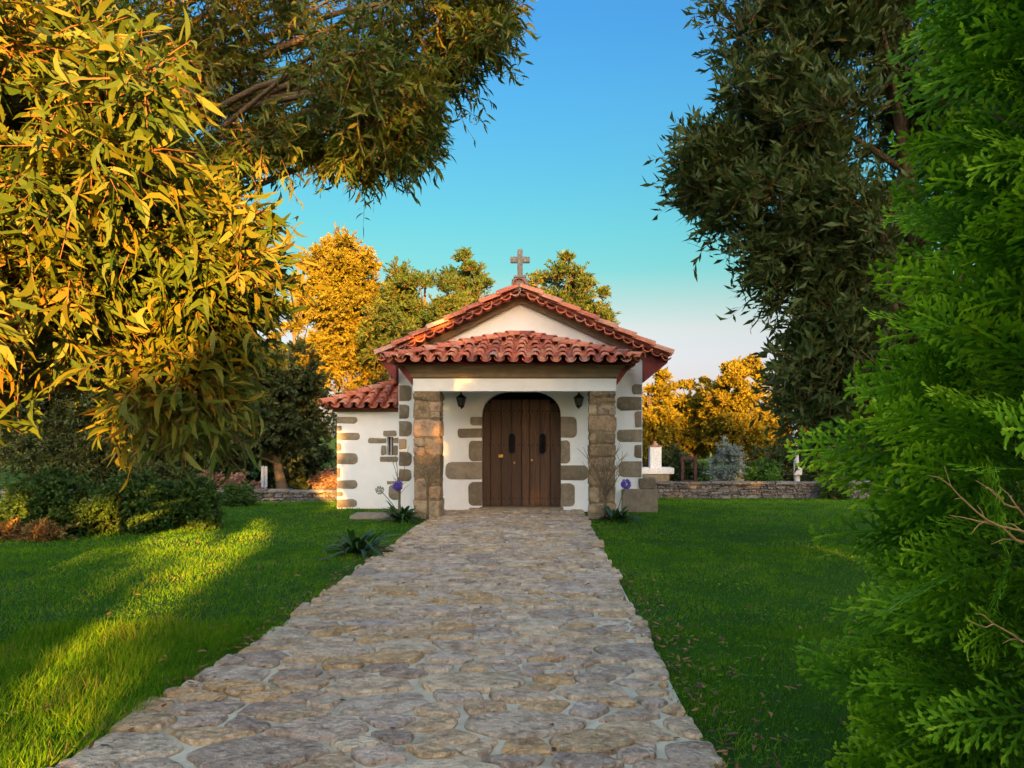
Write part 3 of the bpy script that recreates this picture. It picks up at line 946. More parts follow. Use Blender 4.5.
# lanterns -----------------------------------------------------------------
def lantern(px):
    c = at(px, 401, YW); x, z, y = c.x, c.z, YW - .17
    m_ = MB()
    def hexr(r_, zz): return [(x + r_ * math.cos(rad(60 * k)), y + r_ * math.sin(rad(60 * k)), zz) for k in range(6)]
    levels = [(.03, z - .135), (.055, z - .12), (.06, z - .105)]
    vs = sum((hexr(r_, zz) for r_, zz in levels), [])
    fs = [(k * 6 + q, k * 6 + (q + 1) % 6, k * 6 + 6 + (q + 1) % 6, k * 6 + 6 + q) for k in range(2) for q in range(6)] + [tuple(range(6)), tuple(range(12, 18))]
    m_.add(vs, fs)
    top = [(.115, z + .055), (.10, z + .075), (.05, z + .115), (.022, z + .13), (.02, z + .155), (.004, z + .185)]
    vs = sum((hexr(r_, zz) for r_, zz in top), [])
    fs = [(k * 6 + q, k * 6 + (q + 1) % 6, k * 6 + 6 + (q + 1) % 6, k * 6 + 6 + q) for k in range(5) for q in range(6)] + [tuple(range(6))]
    m_.add(vs, fs)
    for k in range(6):
        a_ = rad(60 * k)
        m_.tube([(x + .058 * math.cos(a_), y + .058 * math.sin(a_), z - .107), (x + .10 * math.cos(a_), y + .10 * math.sin(a_), z + .06)], [.007, .007], 5)
    m_.tube([(x, y, z - .13), (x, y + .03, z - .17), (x, y + .10, z - .165), (x, YW - .005, z - .10)], [.01] * 4, 6)
    m_.tube([(x, YW - .002, z - .10), (x, YW - .018, z - .10)], [.05, .045], 10)
    lo_ = m_.build('lantern', M['iron'], CH)
    g_ = MB()
    vs = hexr(.056, z - .104) + hexr(.096, z + .054)
    g_.add(vs, [(q, (q + 1) % 6, 6 + (q + 1) % 6, 6 + q) for q in range(6)])
    g_.build('lantern_glass', M['glass'], lo_)
lantern(462); lantern(578.5)

# cross ---------------------------------------------------------------------
YX = 16.1
c0 = at(520, 0, YX).x
mb = MB()
mb.box(c0 - .17, c0 + .17, YX - .13, YX + .15, GZA + .02, at(0, 279, YX).z, .4, .03, .006)
mb.box(c0 - .13, c0 + .13, YX - .10, YX + .12, at(0, 279, YX).z, at(0, 276, YX).z, .3, .02)
mb.box(c0 - .055, c0 + .055, YX - .05, YX + .05, at(0, 276, YX).z - .01, at(0, 249.5, YX).z, .2, .012)
za, zb_ = at(0, 263, YX).z, at(0, 257, YX).z
mb.box(c0 - .205, c0 - .053, YX - .048, YX + .048, za, zb_, .2, .012)
mb.box(c0 + .053, c0 + .205, YX - .048, YX + .048, za, zb_, .2, .012)
mb.build('cross', M['crossstone'], CH, smooth=True)

# annex at the left ---------------------------------------------------------
YA = 16.9
ax0 = at(337, 0, YA).x; azt = at(0, 412, YA).z
AYB = 20.2
wx0, wx1, wz0, wz1 = at(387, 0, YA).x, at(393.5, 0, YA).x, at(0, 455.5, YA).z, at(0, 437, YA).z
mb = MB()
mb.poly([(ax0, -.4), (WX0 + .0, -.4), (WX0 + .0, azt + .05), (ax0, azt + .05)], YA, YA + .3, holes=[[(wx0, wz0), (wx0, wz1), (wx1, wz1), (wx1, wz0)]])
mb.box(ax0, ax0 + .3, YA + .3, AYB, -.5, azt + .05)
mb.box(ax0 + .3, WX0, AYB - .3, AYB, -.5, azt + .05)
awall = mb.build('annex_wall', M['plaster'], CH)
for t_ in ((640, 172, 732, 202), (640, 212, 660, 238), (638, 245, 745, 280), (638, 293, 658, 330), (636, 340, 735, 392), (635, 408, 652, 455), (635, 467, 732, 507), (634, 520, 666, 543), (633, 555, 730, 592)):
    p0 = q8(t_[0], t_[1]); p1 = q8(t_[2], t_[3])
    rstone(337.1, p0[1], p1[0], p1[1], YA, M['granite'], 'quoin_stone', awall, .012, .42, 'L', var=.75)
for t_ in ((853, 235, 915, 263), (783, 270, 868, 295), (899, 270, 945, 295), (842, 305, 867, 350), (899, 305, 922, 350), (838, 357, 922, 382), (878, 487, 975, 557), (870, 470, 915, 485)):
    p0 = q8(t_[0], t_[1]); p1 = q8(t_[2], t_[3])
    rstone(p0[0], p0[1], p1[0], p1[1], YA, M['granite'], 'window_stone' if t_[1] < 400 else 'quoin_stone', awall, .012, .3, None, var=.6)
mb = MB()
mb.box(wx0, wx1, YA + .22, YA + .24, wz0, wz1, .1)
win = mb.build('window', M['glass'], awall)
mb = MB()
xm = (wx0 + wx1) / 2
mb.box(xm - .013, xm + .013, YA + .10, YA + .13, wz0, wz1)
mb.build('window_bar', M['pole'], win)
# annex cornice + roof
mb = MB()
mb.box(ax0 - .03, WX0 - .002, YA - .08, YA - .002, azt + .0, azt + .13, .5, .01)
mb.box(ax0 - .08, ax0 - .002, YA - .08, AYB, azt + .0, azt + .128, .4, .01)
mb.build('annex_cornice', M['cornice'], CH)
YAE = YA - .34
aL = Vector((at(324, 0, YAE).x, YAE, at(0, 407, YAE).z - .03))
run = 1.95
APX = Vector((aL.x + run, YAE + run, aL.z + .78))
mb = MB()
nA = Vector((1, -1, 0)).normalized()
fA = Vector((0, run, .78))
tile_field(mb, aL, (1, 0, 0), fA, WX0 - aL.x, fA.length - .05, seed=51, tl=.34, clip=[(aL, outw(nA, Vector((aL.x, aL.y, 0)), Vector((aL.x + 1, aL.y + .2, 0)))), ((WX0 - .003, 0, 0), (1, 0, 0))])
sA = Vector((run, 0, .78))
tile_field(mb, aL, (0, 1, 0), sA, 2 * run, sA.length - .05, seed=52, tl=.34, clip=[(aL, outw(nA, Vector((aL.x, aL.y, 0)), Vector((aL.x + .2, aL.y + 1, 0)))), ((WX0 - .003, 0, 0), (1, 0, 0))])
aroof = mb.build('annex_roof', M['tile'], CH, smooth=True)
mb = MB()
cap_row(mb, aL + Vector((-.02, -.02, .05)), APX + Vector((-.3, -.3, -.06)), .105, .32, seed=53)
mb.build('hip_tile', M['tile'], aroof, smooth=True)
mb = MB()
z_ = aL.z - .01
mb.add([(aL.x + .06, aL.y + .06, z_), (WX0 - .003, aL.y + .06, z_), (WX0 - .003, AYB, z_), (aL.x + .06, AYB, z_), (WX0 - .003, APX.y, z_ + .75), (APX.x - .3, APX.y - .3, z_ + .65)],
       [(0, 1, 2, 3), (0, 1, 4, 5), (0, 5, 4, 3)], .5)
mb.build('annex_soffit', M['soffit'], CH, recalc=False)


# ---------------------------------------------------------------- dry stone walls
def stone_wall(name, label, x0, x1, Y, h, z0, seed, depth=.4, rh=.10, cat='stone wall'):
    rw = random.Random(seed)
    m_ = MB()
    m_.box(x0, x1, Y + .05, Y + depth - .05, z0 - .3, z0 + h - .04, .0)
    z = z0 - .05
    while z < z0 + h - .03:
        hh = min(rh * rw.uniform(.7, 1.3), z0 + h - z)
        if hh < .04: break
        x = x0
        while x < x1:
            w = rw.choice((.1, .16, .24, .34)) * rw.uniform(.8, 1.3)
            xe = min(x + w, x1)
            m_.box(x + .008, xe - .008, Y + rw.uniform(-.02, .03), Y + depth, z + .006 + rw.uniform(-.012, .012), z + hh - .006 + rw.uniform(-.015, .012), rw.random(), .018, .016)
            x = xe
        z += hh
    x = x0
    while x < x1:
        w = rw.uniform(.4, .8); xe = min(x + w, x1)
        m_.box(x + .006, xe - .006, Y - .04 + rw.uniform(-.02, .02), Y + depth + .03, z0 + h - .01, z0 + h + .06 + rw.uniform(-.01, .02), rw.uniform(.4, 1), .018, .01)
        x = xe
    return tag(m_.build(name, M['drystone'], None, smooth=True), label, cat)


stone_wall('stone_wall', 'low grey dry stone wall crossing behind the right lawn', 2.3, 16, 24.0, .49, -.42, 1)
stone_wall('stone_wall', 'dark low stone wall behind the left lawn, running up to the annex', -15, -4.7, 21.2, .40, -.38, 2)
stone_wall('stone_wall', 'stub of pale stone wall under the hedge at the left edge', -13.5, -6.75, 12.95, .42, -.05, 3)

# flat slab beside the left pillar
mb = MB()
mb.box(-3.75, -2.75, 14.75, 15.35, -.06, .055, .8, .02, .015)
tag(mb.build('stone_slab', M['granite'], None, smooth=True), 'flat grey stone slab lying in the grass beside the left pillar', 'slab')


# ---------------------------------------------------------------- trees
def ell_clumps(cen, rx, ry, rz, n, shell=.55, zcut=-1.0):
    out = []
    while len(out) < n:
        v = unit(1)[0] * rng.uniform(shell, 1.0)
        if v[2] < zcut: continue
        out.append((cen[0] + v[0] * rx, cen[1] + v[1] * ry, cen[2] + v[2] * rz))
    return np.array(out)


def tree(name, label, cat, base, top, r0, C, R, ntw, nlf, L, W, mat, K=2, group=None, trunk_name='trunk', twig=True, nlimb=30, **kw):
    t = thing(name, label, cat, base, group)
    V, F = limbs(base, top, r0, C, nlimb)
    npmesh(trunk_name, V, F, M['bark'], t, var=np.full(len(V), .5), smooth=True)
    (LV, LF, lv), (TV, TF), tips = foliage(C, R, ntw, nlf, L, W, K, **kw)
    npmesh('crown', LV, LF, mat, t, var=lv, smooth=K > 2)
    if twig: npmesh('twigs', TV, TF, M['twig'], t, var=np.full(len(TV), .5))
    return t, tips


rng = np.random.default_rng(101)
# --- left foreground acacia: drooping boughs with long leaves
C = np.concatenate([
    ell_clumps((-2.15, 3.7, 3.0), .75, .7, .75, 46, .1),
    ell_clumps((-2.35, 3.6, 2.3), .75, .7, .70, 40, .1),
    ell_clumps((-1.72, 3.9, 2.35), .42, .5, .50, 26, .1),
    ell_clumps((-2.75, 3.6, 3.6), .65, .7, .5, 22, .1),
    ell_clumps((-2.15, 3.8, 1.82), .55, .45, .22, 26, .1),
    ell_clumps((-2.6, 3.6, 1.9), .4, .5, .3, 20, .1),
    ell_clumps((-3.3, 3.9, 3.0), .8, .7, 1.1, 30, .1)])
R = rng.uniform(.26, .42, len(C))
def outline(C, R, ys_, xs_):
    """keep the clumps whose sprays stay inside the crown's right hand outline"""
    px = VX + C[:, 0] * F_PX / C[:, 1]; py = VY - (C[:, 2] - EYE) * F_PX / C[:, 1]
    k_ = (px + R * .85 * F_PX / C[:, 1] < np.interp(py, ys_, xs_)) & (py + R * .9 * F_PX / C[:, 1] < 472)
    return C[k_], R[k_]
def gappy(C, R, f, thr, ph):
    v = np.sin(C[:, 0] * f + ph) * np.sin(C[:, 2] * f * 1.1 + C[:, 0] * f * .5) + .8 * np.sin(C[:, 1] * f * .9 + ph * 2 + C[:, 2] * f * .6)
    k_ = v > thr
    return C[k_], R[k_]
C = np.concatenate([C, ell_clumps((-1.72, 3.9, 2.4), .35, .5, .45, 30, .1)])
R = np.concatenate([R, rng.uniform(.16, .26, 30)])
C, R = outline(C, R, [0, 150, 185, 230, 260, 330, 400, 430, 460, 475, 490], [250, 235, 235, 290, 300, 290, 268, 245, 200, 100, -50])
C, R = gappy(C, R, 5.0, -.45, .7)
R = R * .92
tA, tips = tree('acacia_tree', 'near acacia on the left with long sickle leaves hanging over the lawn', 'tree', (-5.0, 4.6, -.05), (-4.2, 4.2, 4.6), .15, C, R, 20, 12, .102, .0098, M['acacia'], K=5,
               group='acacia trees framing the view', droop=.25, up=-.05, out=.5, sick=.35, lj=.5, leaf_down=.08, twig_r=.0045, center=(-2.9, 4.0, 2.6))
# bud sprays
P, D = tips
sel = rng.choice(min(len(P), 1500), replace=False)
ti = np.repeat(sel, 16); k = len(ti)
BP = P[ti] - D[ti] * rng.uniform(0, .12, k)[:, None] + unit(k) * .025
V, F, per = leaves_np(BP, unit(k), unit(k), np.full(k, .015), np.full(k, .006), 2, 0.0, 0.0)
npmesh('bud_sprays', V, F, M['bud'], tA, var=np.repeat(rng.uniform(0, 1, k), per))

rng = np.random.default_rng(102)
# --- overhead acacia canopy, upper left
C = np.concatenate([
    ell_clumps((-1.3, 6.3, 4.75), .95, .9, .75, 40, .1),
    ell_clumps((-1.35, 6.1, 4.1), .55, .6, .35, 14, .1),
    ell_clumps((-.85, 6.4, 4.35), .30, .4, .40, 8, .1),
    ell_clumps((-.65, 6.4, 5.1), .45, .8, .45, 16, .1),
    ell_clumps((-2.5, 6.4, 4.6), .9, 1.0, .8, 38, .1),
    ell_clumps((-2.3, 6.2, 3.75), .4, .6, .3, 10, .1),
    ell_clumps((-3.8, 6.8, 4.8), 1.1, 1.1, 1.1, 44, .1),
    ell_clumps((-2.3, 6.8, 6.0), 2.2, 1.4, .8, 46, .2),
    ell_clumps((-5.2, 7.0, 4.2), 1.2, 1.2, 1.4, 36, .2)])
R = rng.uniform(.30, .54, len(C))
px = VX + C[:, 0] * F_PX / C[:, 1]; py = VY - (C[:, 2] - EYE) * F_PX / C[:, 1]; rp_ = R * .75 * F_PX / C[:, 1]
k_ = (py + rp_ < np.interp(px, [-200, 180, 245, 300, 345, 430, 445, 500, 520], [330, 250, 195, 160, 180, 180, 120, 70, 20])) & (px + rp_ < np.interp(py, [-100, 0, 60, 110, 180], [540, 530, 505, 460, 440]))
C, R = C[k_], R[k_]
ne = 26
E_ = np.array([at(x_, y_, Y_) for x_, y_, Y_ in zip(np.interp(np.linspace(0, 1, ne), [0, .15, .35, .6, .75, .9, 1], [245, 290, 350, 415, 425, 480, 505]) + rng.uniform(-12, 0, ne),
    np.interp(np.linspace(0, 1, ne), [0, .15, .35, .6, .75, .9, 1], [165, 135, 150, 150, 100, 50, 5]) + rng.uniform(-12, 8, ne), rng.uniform(5.9, 6.7, ne))])
C, R = gappy(C, R, 3.6, -.42, .2)
C = np.concatenate([C, E_]); R = np.concatenate([R, rng.uniform(.2, .3, ne)])
tB, tips = tree('acacia_tree', 'tall acacia whose leafy canopy overhangs the top left of the sky', 'tree', (-7.2, 8.0, -.05), (-5.2, 7.4, 6.0), .20, C, R, 22, 14, .092, .0092, M['acacia'], K=4,
               group='acacia trees framing the view', droop=.2, up=0, out=.5, sick=.3, leaf_down=.12, twig_r=.004, nlimb=50)
P, D = tips
sel = rng.choice(len(P), 700, replace=False)
ti = np.repeat(sel, 10); k = len(ti)
BP = P[ti] - D[ti] * rng.uniform(0, .14, k)[:, None] + unit(k) * .035
V, F, per = leaves_np(BP, unit(k), unit(k), np.full(k, .022), np.full(k, .008), 2, 0.0, 0.0)
npmesh('bud_sprays', V, F, M['bud'], tB, var=np.repeat(rng.uniform(0, 1, k), per))

rng = np.random.default_rng(103)
# --- right acacia behind the thuja
C = np.concatenate([
    ell_clumps((2.95, 9.6, 5.0), 1.15, 1.2, 1.1, 70, .2),
    ell_clumps((3.5, 9.4, 6.6), 1.35, 1.4, 1.2, 70, .3),
    ell_clumps((3.35, 9.4, 3.7), 1.0, 1.1, 1.0, 66, .2),
    ell_clumps((3.5, 9.2, 2.4), .75, 1.0, .85, 56, .2),
    ell_clumps((2.10, 9.7, 4.85), .45, .6, .5, 22, .2),
    ell_clumps((5.2, 9.6, 5.6), 1.5, 1.4, 2.6, 100, .3),
    ell_clumps((5.0, 9.6, 2.5), 1.5, 1.2, 1.4, 70, .3)])
R = rng.uniform(.36, .62, len(C))
C, R = gappy(C, R, 2.6, -1.05, .4)
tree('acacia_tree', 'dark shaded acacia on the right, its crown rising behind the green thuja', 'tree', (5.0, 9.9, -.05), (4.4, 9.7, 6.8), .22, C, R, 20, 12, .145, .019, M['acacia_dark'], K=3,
     group='acacia trees framing the view', droop=.06, up=.35, out=.6, sick=.2, leaf_down=-.3, twig_r=.004, nlimb=50)

# --- trees behind the chapel
def back_tree(px, ytop, Y, w, ybot, label, mat, name='acacia_tree', L=.15, W=.030, n=80, seed=0, ntw=26, nlf=16, base_px=None, r0=.2, lobes=6):
    global rng
    rng = np.random.default_rng(1000 + px + seed)
    c_top = at(px, ytop, Y); c_bot = at(px, ybot, Y)
    H = c_top.z - c_bot.z; cz = (c_top.z + c_bot.z) / 2; rx = w * Y / F_PX / 2
    n = int(n * 1.5)
    Cs = [ell_clumps((c_top.x, Y, cz), rx * .85, rx * .75, H * .47, n // 2, .3)]
    for k in range(lobes):
        th = rng.uniform(0, 2 * np.pi); hz = rng.uniform(-.30, .40)
        rr_ = rx * rng.uniform(.38, .62) * (1 - max(0, hz) * .6)
        Cs.append(ell_clumps((c_top.x + math.cos(th) * rr_, Y + math.sin(th) * rr_, cz + hz * H), rx * .36, rx * .36, H * .16, n // (2 * lobes) + 1, .3))
    C_ = np.concatenate(Cs)
    R_ = rng.uniform(.45, .85, len(C_)) * max(.6, rx / 3)
    bx = c_top.x if base_px is None else at(base_px, 0, Y).x
    g = float(ground_z(bx, Y)) - .05
    return tree(name, label, 'tree', (bx, Y, g), (c_top.x, Y, cz + H * .3), r0, C_, R_, ntw, nlf, L, W, mat, K=2, group='trees growing behind the chapel',
         droop=.1, up=.55, out=.7, leaf_down=-.25, twig_r=.008, nlimb=26)


back_tree(350, 250, 32, 128, 420, 'golden sunlit tree standing behind the tiled annex roof', M['golden'], n=190)
back_tree(296, 270, 36, 70, 430, 'golden tree half hidden by the hanging acacia leaves', M['golden'], n=70)
back_tree(425, 256, 30, 135, 420, 'green and gold tree just left of the gable roof', M['pine'], n=90)
back_tree(470, 257, 33, 120, 420, 'dark green tree rising left of the cross', M['pine'], n=90)
back_tree(514, 282, 35, 80, 420, 'dark green tree directly behind the cross', M['pine'], n=70)
back_tree(566, 246, 30, 132, 420, 'bushy green tree rising right of the cross', M['pine'], n=110)
back_tree(648, 366, 36, 56, 470, 'golden tree showing right beside the chapel corner', M['golden'], n=60)
back_tree(690, 362, 38, 62, 470, 'golden tree above the brown timber frame', M['golden'], n=70)
back_tree(738, 356, 36, 90, 475, 'broad golden tree above the silver shrub', M['golden'], n=100)
back_tree(800, 380, 40, 80, 475, 'golden tree glimpsed through the dark acacia on the right', M['golden'], n=60)
back_tree(868, 385, 38, 90, 480, 'green tree behind the right wall, mostly screened by the thuja', M['pine'], n=60)
# dark broadleaf with trunk at the left
back_tree(262, 335, 25, 150, 470, 'dark broadleaf tree with a bare trunk behind the left wall', M['oak'], 'broadleaf_tree', L=.17, W=.045, n=130, base_px=284, r0=.17, ntw=15)
back_tree(150, 345, 27, 150, 465, 'dark leafy tree behind the hedge on the left', M['oak'], 'broadleaf_tree', L=.17, W=.045, n=100, r0=.18)
back_tree(40, 330, 29, 150, 470, 'shaded broadleaf tree at the far left beyond the hedge', M['oak'], 'broadleaf_tree', L=.17, W=.045, n=90, r0=.2)

rng = np.random.default_rng(104)
# distant wood closing the horizon
C = []
for x in np.arange(-75, 80, 1.7):
    for k in range(4):
        C.append((x + rng.uniform(-.9, .9), 62 + rng.uniform(-4, 4), rng.uniform(.3, 3.2)))
C = np.array(C); R = rng.uniform(1.0, 1.7, len(C))
(LV, LF, lv), _, _ = foliage(C, R, 10, 9, .42, .10, 2, up=.4)
npmesh('distant_wood', LV, LF, M['oak'], var=lv, kind='stuff')

rng = np.random.default_rng(105)
# --- trees behind the viewpoint that shade the lawn (unseen; crowns and gaps shaped to place the sun and shade)
PYO = -20.0
def lit(x, z):
    """gaps in the row of trees"""
    w = .18 * math.sin(z * 2.1) + .1 * math.sin(z * 5)
    if 3.2 < z < 6.0 and 3.28 + w * .5 < x < (4.02 if z < 4.7 else 4.4) + w * .5: return True
    if 6.0 <= z < 8.2 and 3.2 + w * .5 < x < 5.1 + (z - 6.0) * .3: return True
    if 8.2 <= z < 12.2 and 3.0 < x < 7.0 and math.sin(x * 5.2 + 1.4 * math.sin(z * 3)) * math.sin(z * 4.3 + x) > .12: return True
    if 9.8 < z < 10.4 and 7.3 < x < 7.8: return True
    if 10.3 < z < 10.8 and 6.6 < x < 7.0: return True
    if 5.5 < z < 6.2 and -.9 < x < 3.0 and math.sin(x * 4) > -.9: return True
    if 8.2 < z < 10.0 and 7.75 < x < 8.1 and math.sin(z * 4.5) > -.2: return True
    return False
edges = [-12, -6.5, -1.2, 3.2, 8, 13, 18.5, 24, 30, 36]
lab = ['one of the tall dark trees in a row behind the viewpoint, outside the picture'] * 20
for k in range(len(edges) - 1):
    x0, x1 = edges[k], edges[k + 1]
    C = []
    topz = (12.0, 12.0, 12.0, 12.3, 13.4, 13.8, 11.6, 11.3, 11.3)[k]
    while len(C) < int((x1 - x0) * (95 if k == 4 else 66)):
        x = rng.uniform(x0, x1); z = rng.uniform(.4, topz - .25 * abs(math.sin((x - x0) * 1.7)))
        if lit(x, z): continue
        C.append((x, PYO + rng.uniform(-.9, .9), z))
    C = np.array(C)
    R = np.full(len(C), .62)
    t = thing('screen_tree', lab[k], 'tree', ((x0 + x1) / 2, PYO, -.05), 'row of trees behind the viewpoint')
    V, F = limbs(((x0 + x1) / 2 + (1.2 if k == 3 else 0), PYO, -.05), ((x0 + x1) / 2 + (1.2 if k == 3 else 0), PYO, topz * .8), .2, C, 12, start=.1)
    npmesh('trunk', V, F, M['bark'], t, var=np.full(len(V), .5))
    # leaves, dropping any that stray into a gap
    (LV, LF, lv), _, _ = foliage(C, R, 9, 8, .30, .11, 2, out=0, up=0)
    cen = LV.reshape(-1, 4, 3).mean(1)
    keep = np.array([not lit(c[0], c[2]) for c in cen])
    LV = LV.reshape(-1, 4, 3)[keep].reshape(-1, 3); lv = lv.reshape(-1, 4)[keep].ravel()
    npmesh('crown', LV, np.arange(len(LV)).reshape(-1, 4), M['oak'], t, var=lv)


rng = np.random.default_rng(106)
# ---------------------------------------------------------------- bushes
def bush(name, label, cat, cx, cy, z0, rx, ry, h, mat, n=60, L=.06, W=.016, ntw=12, nlf=10, rmin=.16, rmax=.28, group=None, K=2, **kw):
    C = ell_clumps((cx, cy, z0 + h * .45), rx, ry, h * .55, n, .35)
    C[:, 2] = np.maximum(C[:, 2], z0 + .06)
    R = rng.uniform(rmin, rmax, n)
    t = thing(name, label, cat, (cx, cy, z0), group)
    (LV, LF, lv), (TV, TF), _ = foliage(C, R, ntw, nlf, L, W, K, **{**dict(up=.3, out=.7, leaf_down=-.1, droop=.1), **kw})
    npmesh('foliage', LV, LF, mat, t, var=lv)
    Vs, Fs, nb = [], [], 0
    for k in range(14):
        c = C[rng.integers(len(C))]
        a0 = np.array([cx + rng.uniform(-.1, .1) * rx, cy + rng.uniform(-.1, .1), z0 - .05])
        s = np.linspace(0, 1, 5)[:, None]
        Q = a0 + (c - a0) * s + np.array([0, 0, .15]) * s * (1 - s)
        V, F = tube_np(Q, np.linspace(.025, .006, 5), 5); Vs.append(V); Fs.append(F + nb); nb += len(V)
    npmesh('stems', np.concatenate(Vs), np.concatenate(Fs), M['bark'], t, var=np.full(nb, .5))
    return t


bush('hedge_bush', 'long clipped bush with sunlit orange base at far left', 'bush', -8.0, 12.45, -.03, .95, .5, .98, M['bush'], 260, L=.05, W=.019, rmin=.10, rmax=.17, group='bushes along the left edge of the lawn')
bush('hedge_bush', 'middle bush of the left hedge, between the long bush and the rounded one', 'bush', -6.85, 12.9, -.03, .52, .5, 1.0, M['bush'], 170, L=.05, W=.019, rmin=.10, rmax=.17, group='bushes along the left edge of the lawn')
bush('hedge_bush', 'rounded dark bush at the right end of the left hedge', 'bush', -6.1, 13.3, -.03, .52, .5, .92, M['bush'], 170, L=.05, W=.019, rmin=.10, rmax=.17, group='bushes along the left edge of the lawn')
bush('low_shrub', 'small round shrub in front of the left stone wall', 'bush', -7.0, 17.6, -.05, .33, .3, .42, M['bush'], 36, L=.08, W=.02)
bush('dry_bracken', 'rusty dry bracken below the long bush on the left', 'bracken', -8.1, 11.85, -.03, .8, .15, .22, M['dryfern'], 46, L=.08, W=.011, rmin=.12, rmax=.22)
bush('pink_shrub', 'pinkish flowering shrub peeping over the left stone wall', 'shrub', -9.9, 23.6, -.35, 1.3, .5, .75, M['pinkbush'], 50, L=.09, W=.03)
bush('pink_shrub', 'pale pink shrub between the trunk and the annex', 'shrub', -7.2, 26.5, -.35, .8, .5, .8, M['pinkbush'], 40, L=.09, W=.03)
bush('silver_shrub', 'silvery grey rounded shrub behind the right stone wall', 'shrub', 6.0, 25.2, -.35, .52, .5, 1.75, M['olive'], 70, L=.10, W=.014, rmin=.2, rmax=.36, up=.6)
bush('low_shrub', 'green rounded bush beside the silvery shrub', 'bush', 7.1, 24.9, -.35, .62, .5, 1.12, M['bright_bush'], 70, L=.07, W=.022, rmin=.16, rmax=.28)
bush('wall_plant', 'loose green plant growing against the right stone wall', 'plant', 8.85, 23.6, -.35, .42, .3, .75, M['bush'], 26, L=.09, W=.02, rmin=.16, rmax=.3)
bush('low_shrub', 'dark green undergrowth bush behind the timber frame', 'bush', 4.6, 27.5, -.35, 1.2, .6, 1.5, M['oak'], 70, L=.12, W=.03, rmin=.25, rmax=.4)
bush('low_shrub', 'dark undergrowth bush behind the leaning pole', 'bush', 8.8, 27.5, -.35, 1.6, .6, 1.7, M['oak'], 80, L=.12, W=.03, rmin=.25, rmax=.4)
bush('low_shrub', 'broad dark undergrowth bush under the broadleaf trunk', 'bush', -10.2, 28, -.35, 3.4, .8, 2.0, M['oak'], 110, L=.14, W=.035, rmin=.3, rmax=.5)
bush('low_shrub', 'dark undergrowth bush behind the far left hedge end', 'bush', -17, 27, -.35, 3.0, .8, 2.4, M['oak'], 120, L=.14, W=.035, rmin=.3, rmax=.5)
bush('low_shrub', 'dark undergrowth below the broadleaf trees at left', 'bush', -12.5, 25.5, -.35, 2.2, .7, 1.1, M['oak'], 90, L=.12, W=.03, rmin=.25, rmax=.4)

# ---------------------------------------------------------------- small structures on the right
t = thing('garden_oven', 'white chimney with clay cap standing on a white ledge behind the wall', 'oven', (3.9, 26, -.4))
Y = 26.0
mb = MB(); a_ = at(645, 482, Y); b_ = at(671, 474, Y)
mb.box(a_.x - .4, b_.x - .05, Y, Y + .8, -.5, b_.z, .6, .015)
mb.build('base', M['granite'], t)
mb = MB(); a_ = at(644, 474, Y); b_ = at(674, 468, Y)
mb.box(a_.x - .4, b_.x, Y - .06, Y + .9, a_.z + .002, b_.z, .5, .012); mb.build('ledge', M['white'], t)
mb = MB(); a_ = at(650.5, 468, Y); b_ = at(662, 447, Y)
mb.box(a_.x, b_.x, Y + .1, Y + .5, a_.z + .002, b_.z, .5, .01); mb.build('chimney', M['white'], t)
mb = MB()
mb.box(a_.x - .03, b_.x + .03, Y + .07, Y + .53, b_.z + .002, b_.z + .04, .5, .008)
xm = (a_.x + b_.x) / 2
mb.tube([(xm, Y + .3, b_.z + .04), (xm, Y + .3, b_.z + .12), (xm, Y + .3, b_.z + .14), (xm, Y + .3, b_.z + .20)], [.11, .09, .05, .045], 10)
mb.build('chimney_cap', M['clay'], t)

t = thing('timber_frame', 'brown open timber frame standing behind the right stone wall', 'frame', (5.0, 25.5, -.4))
Y = 25.5
x0, x1 = at(681, 0, Y).x, at(697, 0, Y).x; zt = at(0, 457, Y).z
for (a0, a1) in ((x0, x0 + .10), (x1 - .10, x1)):
    mb = MB(); mb.box(a0, a1, Y, Y + .1, -.45, zt - .09, .5, .008); mb.build('post', M['brownwood'], t)
mb = MB(); mb.box(x0 - .02, x1 + .02, Y - .02, Y + .12, zt - .088, zt, .5, .008); mb.build('lintel', M['brownwood'], t)
mb = MB(); mb.box(x0 + .102, x1 - .102, Y + .02, Y + .08, -.02, .10, .5, .008); mb.build('rail', M['brownwood'], t)

t = thing('utility_pole', 'slender pale grey pole leaning slightly beside the dark acacia', 'pole', (8.25, 25, -.4))
mb = MB(); p1 = at(797, 482, 25); p0 = at(793.5, 405, 25)
d = (p0 - p1).normalized()
mb.tube([p1 - d * .8, p1, p0, p0 + d * 1.2], [.10, .095, .08, .07], 10); mb.build('shaft', M['pole'], t, smooth=True)
mb = MB(); c = p1 + d * .35
mb.box(c.x - .13, c.x + .13, c.y - .17, c.y - .09, c.z - .12, c.z + .12, .5, .01); mb.build('junction_box', M['pole'], t)

t = thing('sign_post', 'narrow blue grey sign panel on a post by the tree trunk', 'sign', (at(264.5, 0, 23).x, 23, -.4))
Y = 23.0
x0, x1 = at(261, 0, Y).x, at(264, 0, Y).x; z1, z0 = at(0, 466, Y).z, at(0, 487.5, Y).z
mb = MB(); mb.box(x0, x1 - .005, Y, Y + .03, z0, z1, .5, .004); mb.box(x1 + .012, x1 + .09, Y + .02, Y + .05, z0, z1 - .01, .5, .004); mb.build('panel', M['bluegrey'], t)
mb = MB(); mb.box(x1 - .01, x1 + .03, Y + .051, Y + .10, -.5, z1 - .02, .5, .004); mb.build('post', M['pole'], t)


